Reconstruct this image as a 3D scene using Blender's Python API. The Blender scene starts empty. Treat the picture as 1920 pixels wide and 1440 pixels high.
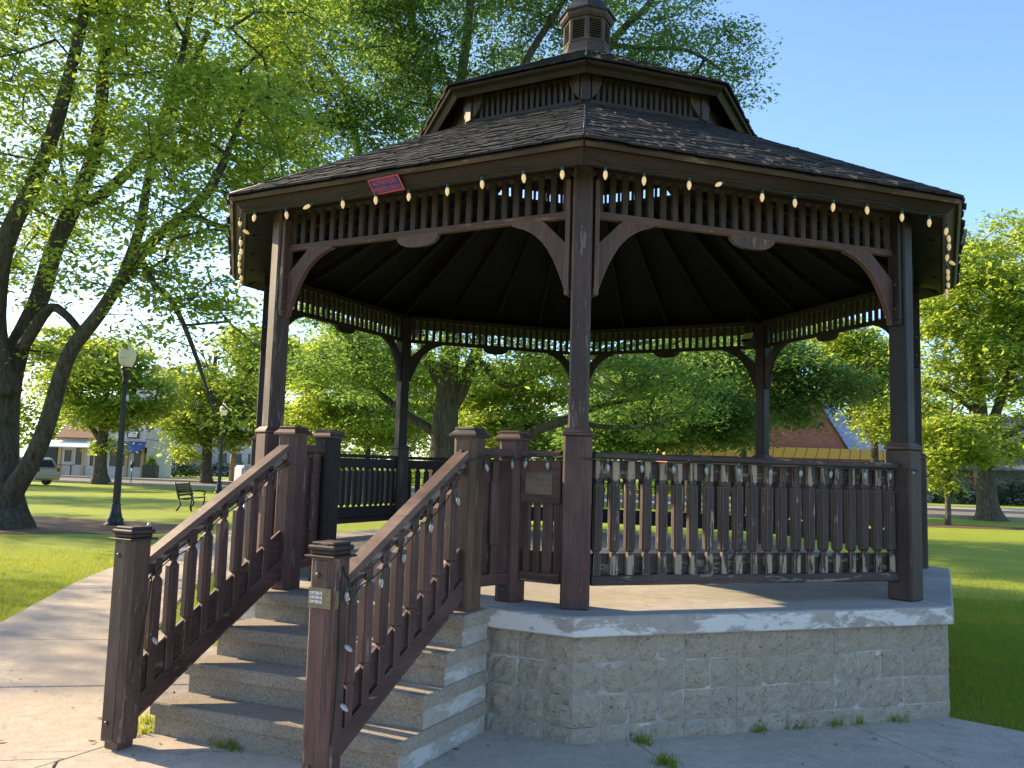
import bpy, math, random
import numpy as np
from mathutils import Vector, Matrix
R = math.radians
rnd = random.Random(7)
SC = bpy.context.scene
COL = SC.collection

# ------------------------------------------------------------------ camera
CAMP = Vector((0.0065, -9.5878, 1.7522)); YAW, PITCH, ROLL, FPX = R(-4.6515), R(5.7389), R(1.6768), 1576.29
_fwd = Vector((math.sin(YAW)*math.cos(PITCH), math.cos(YAW)*math.cos(PITCH), math.sin(PITCH)))
_r0 = Vector((math.cos(YAW), -math.sin(YAW), 0)); _u0 = _r0.cross(_fwd)
_right = math.cos(ROLL)*_r0 + math.sin(ROLL)*_u0; _up = -math.sin(ROLL)*_r0 + math.cos(ROLL)*_u0
cam = bpy.data.cameras.new('camera'); camo = bpy.data.objects.new('camera', cam); COL.objects.link(camo)
m = Matrix.Identity(4)
for i in range(3):
    m[i][0] = _right[i]; m[i][1] = _up[i]; m[i][2] = -_fwd[i]; m[i][3] = CAMP[i]
camo.matrix_world = m
cam.sensor_width = 36; cam.lens = FPX/1920*36; cam.clip_end = 2000; cam.clip_start = .05
SC.camera = camo

# ------------------------------------------------------------------ light
SUN_AZ = R(158.0)          # direction towards the sun, measured from +X
SUN_EL = R(28)
SUN_DIR = Vector((math.cos(SUN_AZ)*math.cos(SUN_EL), math.sin(SUN_AZ)*math.cos(SUN_EL), math.sin(SUN_EL)))
w = bpy.data.worlds.new('World'); SC.world = w; w.use_nodes = True
nt = w.node_tree; bg = nt.nodes['Background']
sky = nt.nodes.new('ShaderNodeTexSky'); sky.sky_type = 'NISHITA'; sky.sun_disc = False
sky.sun_elevation = SUN_EL; sky.sun_rotation = math.pi/2 - SUN_AZ
sky.air_density = .95; sky.dust_density = .8; sky.ozone_density = 4.0
nt.links.new(sky.outputs[0], bg.inputs[0]); bg.inputs[1].default_value = .15
sl = bpy.data.lights.new('sun', 'SUN'); sl.energy = 4.8; sl.angle = R(.55); sl.color = (1, .78, .48)
slo = bpy.data.objects.new('sun', sl); COL.objects.link(slo)
slo.rotation_euler = (-SUN_DIR).to_track_quat('-Z', 'Y').to_euler(); slo.location = SUN_DIR*60
vs = SC.view_settings; vs.view_transform = 'Standard'; vs.look = 'None'; vs.gamma = 1; vs.exposure = 1.3
try: vs.use_curve_mapping = False
except Exception: pass

# ------------------------------------------------------------------ helpers
def ray(px, py): return _fwd + _right*((px-960)/FPX) - _up*((py-720)/FPX)
def at(px, py, Y):                       # point seen at a photo pixel, at world depth Y
    d = ray(px, py); return CAMP + d*((Y-CAMP.y)/d.y)
def gnd(px, py, z=0.):
    d = ray(px, py); return CAMP + d*((z-CAMP.z)/d.z)

def tag(o, label=None, cat=None, group=None, kind=None):
    for k, v in (('label', label), ('category', cat), ('group', group), ('kind', kind)):
        if v: o[k] = v
    return o
def empty(name, loc=(0, 0, 0), rz=0):
    o = bpy.data.objects.new(name, None); COL.objects.link(o); o.location = loc; o.rotation_euler = (0, 0, rz); return o
def link(name, mesh, parent=None, M=None):
    o = bpy.data.objects.new(name, mesh); COL.objects.link(o)
    if parent: o.parent = parent
    if M is not None: o.matrix_basis = M
    return o
I4 = Matrix.Identity(4)
def T(x, y, z): return Matrix.Translation((x, y, z))
def frame(o, x, y, z):
    M = Matrix.Identity(4)
    for i in range(3): M[i][0] = x[i]; M[i][1] = y[i]; M[i][2] = z[i]; M[i][3] = o[i]
    return M

class MB:
    def __init__(s): s.v = []; s.f = []; s.sm = []
    def add(s, vs, fs, M=I4, smooth=False, orient=None):
        b = len(s.v); vs = [Vector(p) for p in vs]
        if orient is not None:
            c = sum(vs, Vector())/len(vs); g = []
            for f in fs:
                n = Vector()
                for i in range(len(f)): n += vs[f[i]].cross(vs[f[(i+1) % len(f)]])
                fc = sum((vs[i] for i in f), Vector())/len(f)
                g.append(f if n.dot(fc-c) >= 0 else tuple(reversed(f)))
            fs = g
        s.v += [M @ p for p in vs]; s.f += [tuple(b+i for i in f) for f in fs]; s.sm += [smooth]*len(fs)
        return s
    def box(s, c, d, M=I4, ch=.004):     # chamfered box
        hx, hy, hz = d[0]/2, d[1]/2, d[2]/2; ch = min(ch, hx*.6, hy*.6, hz*.6)
        if ch <= 0:
            vs = [(c[0]+sx*hx, c[1]+sy*hy, c[2]+sz*hz) for sx in (-1, 1) for sy in (-1, 1) for sz in (-1, 1)]
            return s.add(vs, [(0, 1, 3, 2), (4, 6, 7, 5), (0, 4, 5, 1), (2, 3, 7, 6), (0, 2, 6, 4), (1, 5, 7, 3)], M, orient=1)
        vs = []; ix = {}
        for sx in (-1, 1):
            for sy in (-1, 1):
                for sz in (-1, 1):
                    for a in range(3):
                        p = [sx*(hx-(ch if a != 0 else 0)), sy*(hy-(ch if a != 1 else 0)), sz*(hz-(ch if a != 2 else 0))]
                        ix[sx, sy, sz, a] = len(vs); vs.append((c[0]+p[0], c[1]+p[1], c[2]+p[2]))
        fs = []
        for q in (-1, 1):
            fs.append([ix[q, a, b, 0] for a, b in ((-1, -1), (1, -1), (1, 1), (-1, 1))])
            fs.append([ix[a, q, b, 1] for a, b in ((-1, -1), (1, -1), (1, 1), (-1, 1))])
            fs.append([ix[a, b, q, 2] for a, b in ((-1, -1), (1, -1), (1, 1), (-1, 1))])
        for a in (-1, 1):
            for b in (-1, 1):
                fs.append([ix[-1, a, b, 1], ix[1, a, b, 1], ix[1, a, b, 2], ix[-1, a, b, 2]])
                fs.append([ix[a, -1, b, 0], ix[a, 1, b, 0], ix[a, 1, b, 2], ix[a, -1, b, 2]])
                fs.append([ix[a, b, -1, 0], ix[a, b, 1, 0], ix[a, b, 1, 1], ix[a, b, -1, 1]])
                for q in (-1, 1): fs.append([ix[a, b, q, 0], ix[a, b, q, 1], ix[a, b, q, 2]])
        return s.add(vs, fs, M, orient=1)
    def beam(s, a, b, w, h, up=(0, 0, 1), ch=.004, off=(0, 0)):   # board from a to b, w across, h along up
        a = Vector(a); b = Vector(b); x = (b-a); L = x.length; x.normalize(); up = Vector(up)
        y = up.cross(x).normalized(); z = x.cross(y)
        return s.box((L/2, off[0], off[1]), (L, w, h), frame(a, x, y, z), ch)
    def prism(s, poly, t, M=I4, y0=0.):  # poly in (x,z), thickness t along y centred on y0
        n = len(poly)
        vs = [(p[0], y0-t/2, p[1]) for p in poly]+[(p[0], y0+t/2, p[1]) for p in poly]
        ar = sum(poly[i][0]*poly[(i+1) % n][1]-poly[(i+1) % n][0]*poly[i][1] for i in range(n))
        fs = [tuple(range(n)), tuple(range(2*n-1, n-1, -1))]+[(i, i+n, (i+1) % n+n, (i+1) % n) for i in range(n)]
        if ar < 0: fs = [tuple(reversed(f)) for f in fs]
        return s.add(vs, fs, M)
    def lathe(s, prof, n=16, M=I4, smooth=True, cap=True, ph=0.):  # prof [(r,z)]
        vs = []; fs = []
        for r, z in prof:
            for i in range(n):
                a = ph+2*math.pi*i/n; vs.append((r*math.cos(a), r*math.sin(a), z))
        for j in range(len(prof)-1):
            for i in range(n): fs.append((j*n+i, j*n+(i+1) % n, (j+1)*n+(i+1) % n, (j+1)*n+i))
        s.add(vs, fs, M, smooth)
        if cap:
            b = len(s.v)-len(vs)
            s.f.append(tuple(b+i for i in reversed(range(n)))); s.sm.append(False)
            k = b+(len(prof)-1)*n; s.f.append(tuple(k+i for i in range(n))); s.sm.append(False)
        return s
    def tube(s, pts, rad, n=8, smooth=True):
        pts = [Vector(p) for p in pts]; rs = rad if hasattr(rad, '__len__') else [rad]*len(pts)
        b = len(s.v); x = None
        for i, p in enumerate(pts):
            d = (pts[min(i+1, len(pts)-1)]-pts[max(i-1, 0)]).normalized()
            if x is None: x = d.orthogonal().normalized()
            x = (x-d*x.dot(d)).normalized(); y = d.cross(x)
            for k in range(n):
                a = 2*math.pi*k/n; s.v.append(p+(x*math.cos(a)+y*math.sin(a))*rs[i])
        for j in range(len(pts)-1):
            for k in range(n):
                s.f.append((b+j*n+k, b+j*n+(k+1) % n, b+(j+1)*n+(k+1) % n, b+(j+1)*n+k)); s.sm.append(smooth)
        s.f.append(tuple(b+k for k in reversed(range(n)))); s.sm.append(False)
        e = b+(len(pts)-1)*n; s.f.append(tuple(e+k for k in range(n))); s.sm.append(False)
        return s
    def mesh(s, name, mat):
        me = bpy.data.meshes.new(name); me.from_pydata([tuple(p) for p in s.v], [], s.f)
        me.polygons.foreach_set('use_smooth', s.sm); me.update()
        if mat: me.materials.append(mat)
        return me
    def build(s, name, mat, parent=None, M=None): return link(name, s.mesh(name, mat), parent, M)

def octv(Rd, i, z): a = R(45*i); return Vector((Rd*math.sin(a), -Rd*math.cos(a), z))
def fframe(k, Rd, z=0.):                 # face frame: x tangent, y inward, z up, at the middle of face k (between corners k and k+1)
    a = R(45*(k+.5)); n = Vector((math.sin(a), -math.cos(a), 0)); t = Vector((math.cos(a), math.sin(a), 0))
    return frame(n*(Rd*math.cos(R(22.5)))+Vector((0, 0, z)), t, -n, Vector((0, 0, 1)))

# ------------------------------------------------------------------ materials
class NT:
    def __init__(s, name):
        s.m = bpy.data.materials.new(name); s.m.use_nodes = True; s.t = s.m.node_tree; s.p = s.t.nodes['Principled BSDF']; s.o = s.t.nodes['Material Output']
        s.tc = s.n('TexCoord')
    def n(s, ty, **k):
        x = s.t.nodes.new('ShaderNode'+ty)
        for a, b in k.items(): setattr(x, a, b)
        return x
    def l(s, a, b): s.t.links.new(a, b)
    def co(s, scale=(1, 1, 1), src='Object', off=None):
        mp = s.n('Mapping'); mp.inputs['Scale'].default_value = scale
        s.l(s.tc.outputs[src], mp.inputs[0])
        if off: s.l(off, mp.inputs['Location'])
        return mp.outputs[0]
    def noise(s, co, scale, det=4, rough=.55, dist=0.):
        x = s.n('TexNoise'); x.inputs['Scale'].default_value = scale; x.inputs['Detail'].default_value = det
        x.inputs['Roughness'].default_value = rough; x.inputs['Distortion'].default_value = dist; s.l(co, x.inputs[0]); return x.outputs[0]
    def ramp(s, f, a, b, c0=(0, 0, 0, 1), c1=(1, 1, 1, 1)):
        x = s.n('ValToRGB'); e = x.color_ramp.elements
        if a > b: a, b, c0, c1 = b, a, c1, c0
        e[0].position = a; e[1].position = b; e[0].color = c0; e[1].color = c1; s.l(f, x.inputs[0]); return x.outputs[0]
    def mix(s, f, a, b, bt='MIX'):
        x = s.n('MixRGB', blend_type=bt)
        for v, i in ((f, 0), (a, 1), (b, 2)):
            if hasattr(v, 'node'): s.l(v, x.inputs[i])
            elif i == 0: x.inputs[0].default_value = v
            else: x.inputs[i].default_value = (*v[:3], 1)
        return x.outputs[0]
    def math(s, op, a, b):
        x = s.n('Math', operation=op)
        for v, i in ((a, 0), (b, 1)):
            if hasattr(v, 'node'): s.l(v, x.inputs[i])
            else: x.inputs[i].default_value = v
        return x.outputs[0]
    def fin(s, col, rough=.8, bump=None, bs=.3, bd=.01, spec=.3):
        if hasattr(col, 'node'): s.l(col, s.p.inputs['Base Color'])
        else: s.p.inputs['Base Color'].default_value = (*col[:3], 1)
        if hasattr(rough, 'node'): s.l(rough, s.p.inputs['Roughness'])
        else: s.p.inputs['Roughness'].default_value = rough
        s.p.inputs['Specular IOR Level'].default_value = spec
        if bump is not None:
            b = s.n('Bump'); b.inputs['Strength'].default_value = bs; b.inputs['Distance'].default_value = bd; s.l(bump, b.inputs['Height']); s.l(b.outputs[0], s.p.inputs['Normal'])
        return s.m
def objrand(N): return N.n('ObjectInfo').outputs['Random']

def wood(name, c, vert=True, wear=.64, bare=(.30, .235, .165), wamt=.8, rough=.6, fl=16, edge=0., ends=0.):
    N = NT(name); r = objrand(N)
    off = N.n('CombineXYZ'); N.l(N.math('MULTIPLY', r, 37.), off.inputs[0]); N.l(N.math('MULTIPLY', r, 91.), off.inputs[2])
    st = (1, 1, .07) if vert else (.09, .09, 1)
    g = N.noise(N.co(st, off=off.outputs[0]), 60, 5, .6)
    b = N.noise(N.co((1, 1, .45) if vert else (.5, .5, 1), off=off.outputs[0]), 3.2, 4, .6)
    f = N.noise(N.co((1, 1, .16) if vert else (.2, .2, 1), off=off.outputs[0]), fl, 6, .68)
    d = N.mix(N.ramp(b, .32, .70), [x*.48 for x in c], [x*1.4 for x in c])
    d = N.mix(N.math('MULTIPLY', N.ramp(g, .42, .68), .65), d, [c[0]*.42, c[1]*.44, c[2]*.46], 'MIX')
    thr = N.math('ADD', f, N.math('MULTIPLY', N.math('SUBTRACT', r, .5), .09))
    if ends:
        sx_ = N.n('SeparateXYZ'); N.l(N.tc.outputs['Object'], sx_.inputs[0]); dz = N.math('ABSOLUTE', N.math('SUBTRACT', sx_.outputs[2], 1.4325), 0)
        thr = N.math('ADD', thr, N.math('MULTIPLY', N.math('SUBTRACT', N.ramp(dz, .25, .275), .35), ends))
    if edge:
        bv = N.n('Bevel'); bv.samples = 3; bv.inputs[0].default_value = .007; ge = N.n('NewGeometry'); vd = N.n('VectorMath', operation='DOT_PRODUCT'); N.l(bv.outputs[0], vd.inputs[0]); N.l(ge.outputs['Normal'], vd.inputs[1])
        thr = N.math('ADD', thr, N.math('MULTIPLY', N.math('SUBTRACT', 1., vd.outputs['Value']), edge))
    mk = N.ramp(thr, wear, wear+.035)
    mk = N.mix(1., mk, (wamt, wamt, wamt), 'MULTIPLY')
    d2 = N.mix(mk, d, N.mix(N.ramp(g, .3, .7), bare, [x*.6 for x in bare]))
    h = N.math('SUBTRACT', N.math('MULTIPLY', g, .35), N.math('MULTIPLY', mk, .5))
    return N.fin(d2, N.ramp(b, .2, .8, (rough-.12,)*3+(1,), (rough+.2,)*3+(1,)), h, .6, .004, .35)
BR = (.092, .050, .042)
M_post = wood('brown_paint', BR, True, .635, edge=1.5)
M_shaft = wood('weathered_shaft', (.062, .041, .036), True, .585, (.22, .18, .15), .6, fl=24, edge=1.6)
M_fslat = wood('frieze_slat', (.042, .03, .027), True, .66, (.16, .13, .1))
M_horz = wood('brown_paint_rail', BR, False, .63, edge=1.5)
M_worn = wood('worn_paint', (.056, .038, .033), True, .575, (.40, .325, .23), .92, edge=1.4, ends=.15, fl=20)
M_wornh = wood('worn_paint_rail', (.062, .044, .04), False, .535, (.27, .235, .19), .8)
M_newel = wood('weathered_newel', (.105, .066, .05), True, .585, (.27, .21, .155), .75, fl=22, edge=1.6)
M_dbox = wood('dark_brown_box', (.062, .041, .032), True, .60, (.19, .125, .07), .7, edge=.8)
M_ochre = wood('faded_brown', (.125, .075, .042), True, .62, (.24, .16, .09), .7)
M_dark = wood('shaded_brown', (.020, .015, .0135), True, .67, (.12, .09, .07))  # darker copy of the brown wood, with the rear parts' shade in its colour
M_darkh = wood('shaded_brown_rail', (.020, .015, .0135), False, .67, (.12, .09, .07))
M_cap = wood('cap_paint', (.052, .034, .03), False, .68)
M_fascia = wood('fascia_paint', (.034, .023, .019), False, .66, (.2, .17, .13), .7)
M_trim = wood('eave_trim', (.085, .058, .038), False, .60, (.22, .185, .14), .7)
M_hand = wood('faded_handrail', (.15, .094, .074), False, .64, (.3, .23, .17), .7, rough=.42, edge=1.)
M_bare = wood('bare_board', (.17, .125, .085), False, .60, (.25, .2, .14), .6)
M_deck = wood('roof_deck', (.006, .0055, .0055), False, .8, (.015, .013, .012))  # darker than stained wood, so the roof underside's shade sits in the colour

def shingle_mat():
    N = NT('weathered_shingle'); r = objrand(N)
    a = N.noise(N.co((1, 1, 1)), 5.5, 3, .6); g = N.noise(N.co((3, 3, .6)), 22, 5, .7); v = N.n('TexVoronoi'); v.inputs['Scale'].default_value = 7.5; N.l(N.co(), v.inputs[0])
    c = N.mix(N.ramp(a, .3, .7), (.013, .014, .017), (.030, .030, .032))
    c = N.mix(.55, c, N.ramp(v.outputs['Color'], .1, .95, (.009, .009, .011, 1), (.05, .049, .05, 1)))
    c = N.mix(N.math('MULTIPLY', r, .3), c, (.07, .068, .066))
    c = N.mix(N.ramp(g, .66, .74), c, (.2, .2, .19))
    return N.fin(c, .85, g, .6, .006, .25)
M_sh = shingle_mat()

def concrete(name, c, speck=.5, paint=None, stain=.5, bump=.5, sc=1., cracks=False):
    N = NT(name); co = N.co((sc, sc, sc))
    a = N.noise(co, 1.1, 6, .6); b = N.noise(co, 9, 5, .65); g = N.noise(co, 75, 4, .8)
    d = N.mix(N.ramp(a, .3, .72), [x*(1-stain*.55) for x in c], [x*1.12 for x in c])
    d = N.mix(N.ramp(b, .35, .75), d, [c[0]*.72, c[1]*.72, c[2]*.7])
    d = N.mix(N.math('MULTIPLY', N.ramp(g, .5, .66), speck), d, (.09, .085, .08))
    d = N.mix(N.math('MULTIPLY', N.ramp(g, .44, .3), speck*.7), d, (.58, .54, .48))
    if cracks:
        v1 = N.n('TexVoronoi', feature='DISTANCE_TO_EDGE'); v1.inputs['Scale'].default_value = .42; wp = N.n('MixRGB'); wp.inputs[0].default_value = .16; N.l(co, wp.inputs[1]); nz = N.n('TexNoise'); nz.inputs['Scale'].default_value = 2.5; nz.inputs['Detail'].default_value = 5; N.l(co, nz.inputs[0]); N.l(nz.outputs['Color'], wp.inputs[2]); N.l(wp.outputs[0], v1.inputs[0])
        ck = N.math('MULTIPLY', N.ramp(v1.outputs[0], .006, .002), N.ramp(a, .52, .62)); d = N.mix(N.math('MULTIPLY', ck, .75), d, (.1, .085, .07))
        sp = N.noise(co, 3.4, 3, .5); d = N.mix(N.math('MULTIPLY', N.ramp(sp, .62, .72), .35), d, (.16, .14, .12))
    if paint:
        pn = N.noise(N.co((1, 1, 2.2)), 2.3, 8, .72, .4); ge = N.n('NewGeometry'); sx = N.n('SeparateXYZ'); N.l(ge.outputs['Normal'], sx.inputs[0])
        side = N.ramp(N.math('ABSOLUTE', sx.outputs[2], 0), .25, .6, (1, 1, 1, 1), (0, 0, 0, 1))
        mk = N.math('MULTIPLY', N.ramp(pn, paint[0], paint[0]+.05), side)
        pt = N.noise(N.co((.8, .8, 1)), 2.2, 7, .7, .6)
        mk2 = N.math('MULTIPLY', N.ramp(pt, paint[1], paint[1]+.08), N.math('SUBTRACT', 1., side))
        d = N.mix(N.math('MULTIPLY', mk2, .45), d, (.5, .5, .5)); d = N.mix(N.math('MULTIPLY', mk, paint[2] if len(paint) > 2 else .82), d, (.66, .65, .62))
    h = N.math('ADD', N.math('MULTIPLY', g, .5), b)
    return N.fin(d, .9, h, bump, .006, .2)
M_slab = concrete('painted_concrete', (.42, .39, .345), .2, (.47, .60), .6, .35)
M_step = concrete('pebbled_concrete', (.38, .32, .245), .8, None, .7, 1.)
M_stepside = concrete('stair_side_concrete', (.44, .405, .35), .22, (.53, .95, .5), .7, .4)
M_pave = concrete('pavement_concrete', (.55, .465, .375), .5, None, .55, .6, cracks=True)
M_paved = concrete('pavement_joint', (.16, .14, .115), .3)
def block_mat():
    N = NT('split_face_block'); r = objrand(N)
    off = N.n('CombineXYZ'); N.l(N.math('MULTIPLY', r, 53.), off.inputs[0]); N.l(N.math('MULTIPLY', r, 29.), off.inputs[1])
    co = N.co((1, 1, 1), off=off.outputs[0])
    a = N.noise(co, 11, 6, .65); g = N.noise(co, 75, 5, .75, .3); g2 = N.noise(co, 34, 6, .8, 1.2)
    d = N.mix(N.ramp(a, .3, .7), (.45, .375, .275), (.60, .515, .395))
    d = N.mix(N.math('MULTIPLY', r, .5), d, (.45, .385, .30))
    d = N.mix(N.ramp(g2, .55, .64), d, (.11, .095, .07)); d = N.mix(N.ramp(g, .40, .30), d, (.50, .47, .40)); d = N.mix(N.ramp(g, .6, .7), d, (.12, .105, .085))
    return N.fin(d, .92, N.math('ADD', N.math('MULTIPLY', g2, -1.4), g), .9, .016, .2)
M_block = block_mat()
def mortar_mat():
    N = NT('mortar'); co = N.co(); a = N.noise(co, 3.2, 5, .6); g = N.noise(co, 60, 3, .6)
    d = N.mix(N.ramp(a, .46, .6), (.3, .275, .235), (.5, .48, .44)); d = N.mix(N.ramp(a, .38, .3), d, (.1, .09, .075))
    return N.fin(d, .9, g, .4, .004, .2)
M_mortar = mortar_mat()
def plain(name, c, rough=.5, metal=0., spec=.4, var=.12, sc=8., emit=None):
    N = NT(name); a = N.noise(N.co(), sc, 4, .6)
    d = N.mix(N.ramp(a, .3, .7), [x*(1-var) for x in c], [x*(1+var) for x in c]); N.p.inputs['Metallic'].default_value = metal
    if emit: N.p.inputs['Emission Color'].default_value = (*emit[:3], 1); N.p.inputs['Emission Strength'].default_value = emit[3]
    return N.fin(d, rough, a, .05, .002, spec)
M_black = plain('black_iron', (.012, .013, .013), .38, .0, .5)
M_bolt = plain('bolt_steel', (.09, .075, .065), .45, .6)
M_wire = plain('green_wire', (.012, .03, .02), .5)
M_sock = plain('green_socket', (.018, .06, .048), .45)
M_bulbw = plain('warm_bulb_glass', (.68, .52, .28), .25, 0, .5, .05, 30, (1, .66, .28, .16))
M_bulb = plain('white_bulb_glass', (.46, .46, .45), .2, 0, .6, .05, 30); M_bulb.node_tree.nodes['Principled BSDF'].inputs['Transmission Weight'].default_value = .35
M_white = plain('white_paint', (.72, .72, .72), .6)
def leaf_mat(name, c1, c2, tr, yel=(.2, .24, .03)):
    N = NT(name); co = N.co(); a = N.noise(co, .55, 3, .6); b = N.noise(co, 7, 2, .6)
    d = N.mix(N.ramp(a, .3, .7), c1, c2); d = N.mix(N.math('MULTIPLY', N.ramp(b, .5, .75), .45), d, yel)
    N.fin(d, .5, None, spec=.35)
    t = N.n('BsdfTranslucent'); tc = N.mix(N.math('MULTIPLY', N.ramp(b, .45, .75), .5), tr, [tr[0]*1.5, tr[1]*1.15, tr[2]]); N.l(tc, t.inputs[0])
    mx = N.n('MixShader'); mx.inputs[0].default_value = .55; N.l(N.p.outputs[0], mx.inputs[1]); N.l(t.outputs[0], mx.inputs[2]); N.l(mx.outputs[0], N.o.inputs[0])
    return N.m
M_leaf = leaf_mat('locust_leaf', (.042, .085, .016), (.08, .14, .024), (.42, .58, .075), (.2, .26, .035))
M_leafd = leaf_mat('deep_green_leaf', (.03, .07, .02), (.055, .11, .028), (.23, .40, .075), (.11, .17, .04))
M_leafy = leaf_mat('bright_leaf', (.10, .175, .022), (.15, .23, .03), (.48, .62, .08), (.24, .29, .04))
M_hedge = leaf_mat('hedge_leaf', (.025, .055, .02), (.045, .08, .025), (.05, .1, .02), (.06, .09, .02))
def bark_mat(name, c1, c2):
    N = NT(name); a = N.noise(N.co((1, 1, .22)), 14, 6, .65, .6); b = N.noise(N.co(), 1.6, 3)
    d = N.mix(N.ramp(a, .34, .66), c1, c2); d = N.mix(N.math('MULTIPLY', N.ramp(b, .45, .7), .4), d, (.085, .095, .06))
    return N.fin(d, .95, a, .9, .04, .15)
M_bark = bark_mat('locust_bark', (.03, .025, .02), (.105, .09, .072))
M_bark2 = bark_mat('grey_bark', (.045, .038, .03), (.15, .13, .105))
def grass_mat(name, k=1.):
    N = NT(name); co = N.co(); a = N.noise(co, .35, 5, .6); b = N.noise(N.co((1, 1, 1)), 9, 5, .7); g = N.noise(co, 70, 4, .75)
    d = N.mix(N.ramp(a, .3, .7), (.22*k, .30*k, .026*k), (.33*k, .37*k, .04*k)); d = N.mix(N.math('MULTIPLY', N.ramp(b, .5, .8), .5), d, (.38, .36, .07)); d = N.mix(N.math('MULTIPLY', N.ramp(g, .45, .7), .5), d, (.13, .18, .02))
    pt = N.noise(co, 1.1, 6, .7); d = N.mix(N.math('MULTIPLY', N.ramp(pt, .60, .72), .55), d, (.27, .215, .085))
    return N.fin(d, .8, N.math('ADD', g, b), .9, .03, .2)
M_grass = grass_mat('lawn'); M_blade = leaf_mat('grass_blade', (.12, .18, .02), (.17, .22, .026), (.36, .44, .03), (.24, .24, .04))

# ------------------------------------------------------------------ ground, road, pavement
GZ = -.03
def sheet(name, poly, z, mat, kind='structure', sub=0):
    mb = MB(); mb.add([(p[0], p[1], z) for p in poly], [tuple(range(len(poly)))]); o = mb.build(name, mat); tag(o, kind=kind); return o
lawn = sheet('lawn_ground', [(-420, -120), (420, -120), (420, 520), (-420, 520)], GZ, M_grass)
def clip(poly, p, n):                    # keep side where (x-p).n > 0
    out = []
    for i in range(len(poly)):
        a = Vector(poly[i]); b = Vector(poly[(i+1) % len(poly)]); da = (a-p).dot(n); db = (b-p).dot(n)
        if da >= 0: out.append(tuple(a))
        if da*db < 0: out.append(tuple(a+(b-a)*(da/(da-db))))
    return out
V2 = lambda x, y: Vector((x, y))
EDGE_L = [(-5.45, -12), (-5.5, -3), (-6.0, -1), (-6.9, 1.65), (-7.3, 3.1), (-7.9, 6), (-8.9, 12)]
EDGE_R = [(-7.0, 12), (-6.2, 6), (-5.6, 3.1), (-5.0, 1.0), (-4.3, -1.0), (-3.6, -1.6)]
LAWN_R = [(2.78, -2.80), (3.21, -3.11), (3.8, -3.55), (4.6, -4.5), (5.6, -6.5), (6.2, -12)]
PAVE = EDGE_L+EDGE_R+[(0, -2.5)]+LAWN_R
mb = MB(); mb.add([(x, y, -.022) for x, y in PAVE], [tuple(range(len(PAVE)))[::-1]])
pave = mb.build('pavement', M_paved); tag(pave, kind='structure')
def slab_obj(poly):
    if len(poly) < 3: return
    c = sum((V2(*p) for p in poly), V2(0, 0))/len(poly); z = rnd.uniform(-.004, .003)
    n = len(poly); ar = sum(poly[i][0]*poly[(i+1) % n][1]-poly[(i+1) % n][0]*poly[i][1] for i in range(n))
    if ar < 0: poly = poly[::-1]
    vs = [(*p, z-.012) for p in poly]+[(*p, -.06) for p in poly]
    ins = []
    for i in range(n):
        a, b, d = V2(*poly[i-1]), V2(*poly[i]), V2(*poly[(i+1) % n])
        e1 = (b-a).normalized(); e2 = (d-b).normalized(); q = V2(-e1.y, e1.x)+V2(-e2.y, e2.x)
        if q.length < .3: q = V2(-e1.y, e1.x)
        q = q/max(q.length, .5)*.012; ins.append((b.x+q.x, b.y+q.y, z))
    vs = ins+vs
    fs = [tuple(range(n))]+[(i, n+i, n+(i+1) % n, (i+1) % n) for i in range(n)]+[(n+i, 2*n+i, 2*n+(i+1) % n, n+(i+1) % n) for i in range(n)]
    MB().add(vs, [tuple(reversed(f)) if k else f for k, f in enumerate(fs)]).build('paving_slab', M_pave, pave)
a = R(-22.5); SN = Vector((math.sin(a), -math.cos(a), 0)); ST = Vector((math.cos(a), math.sin(a), 0))   # stair outward and lateral
pl = V2(-2.86, -4.55); nl = V2(ST.x, ST.y)
G = .0035
left = clip(PAVE, pl, -nl); right = clip(PAVE, pl, nl)
nj = V2(-.25, .968); js = [-9, -7.2, -5.5, -3.84, -2.18, -.43, 1.25, 2.95, 4.7, 6.4, 8.2, 10, 12, 16]
for i in range(len(js)-1):
    q = clip(clip(left, nj*(js[i]+G), nj), nj*(js[i+1]-G), -nj)
    if q: slab_obj(q)
tj = V2(math.cos(R(22.5)), math.sin(R(22.5))); jr = [-9, -6.3, -4.55, -2.82, -1.087, .647, 2.38, 4.1, 6, 9]
for i in range(len(jr)-1):
    q = clip(clip(right, tj*(jr[i]+G), tj), tj*(jr[i+1]-G), -tj)
    if len(q) < 3: continue
    npv = V2(tj.y, -tj.x)                # outward of the front-right face
    for s0, s1 in ((-2, 5.45), (5.46, 7.4), (7.41, 20)):
        q2 = clip(clip(q, npv*s0, npv), npv*s1, -npv)
        if len(q2) > 2: slab_obj(q2)

# street beyond the lawn
M_road = concrete('pale_asphalt', (.20, .185, .17), .35, None, .3, .3)  # plain warm grey road colour with speckles
M_walk = concrete('sidewalk_concrete', (.42, .37, .31), .2, None, .3, .2)
M_mulch = concrete('mulch', (.15, .088, .05), .5, None, .7, 1., .6)
ra = Vector((18.3, 33.2, 0)); rb = Vector((-26.0, 42.0, 0)); rd = (ra-rb).normalized(); rn = Vector((-rd.y, rd.x, 0))
if rn.y < 0: rn = -rn
def strip(name, d0, d1, z, mat, s0=-170, s1=170):
    c = (ra+rb)/2; P = [c+rd*s0+rn*d0, c+rd*s1+rn*d0, c+rd*s1+rn*d1, c+rd*s0+rn*d1]
    return sheet(name, [(p.x, p.y) for p in P], z, mat)
strip('road', 0, 10.4, GZ+.012, M_road); strip('sidewalk', 10.6, 17.5, GZ+.125, M_walk)
c0 = (ra+rb)/2
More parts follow.
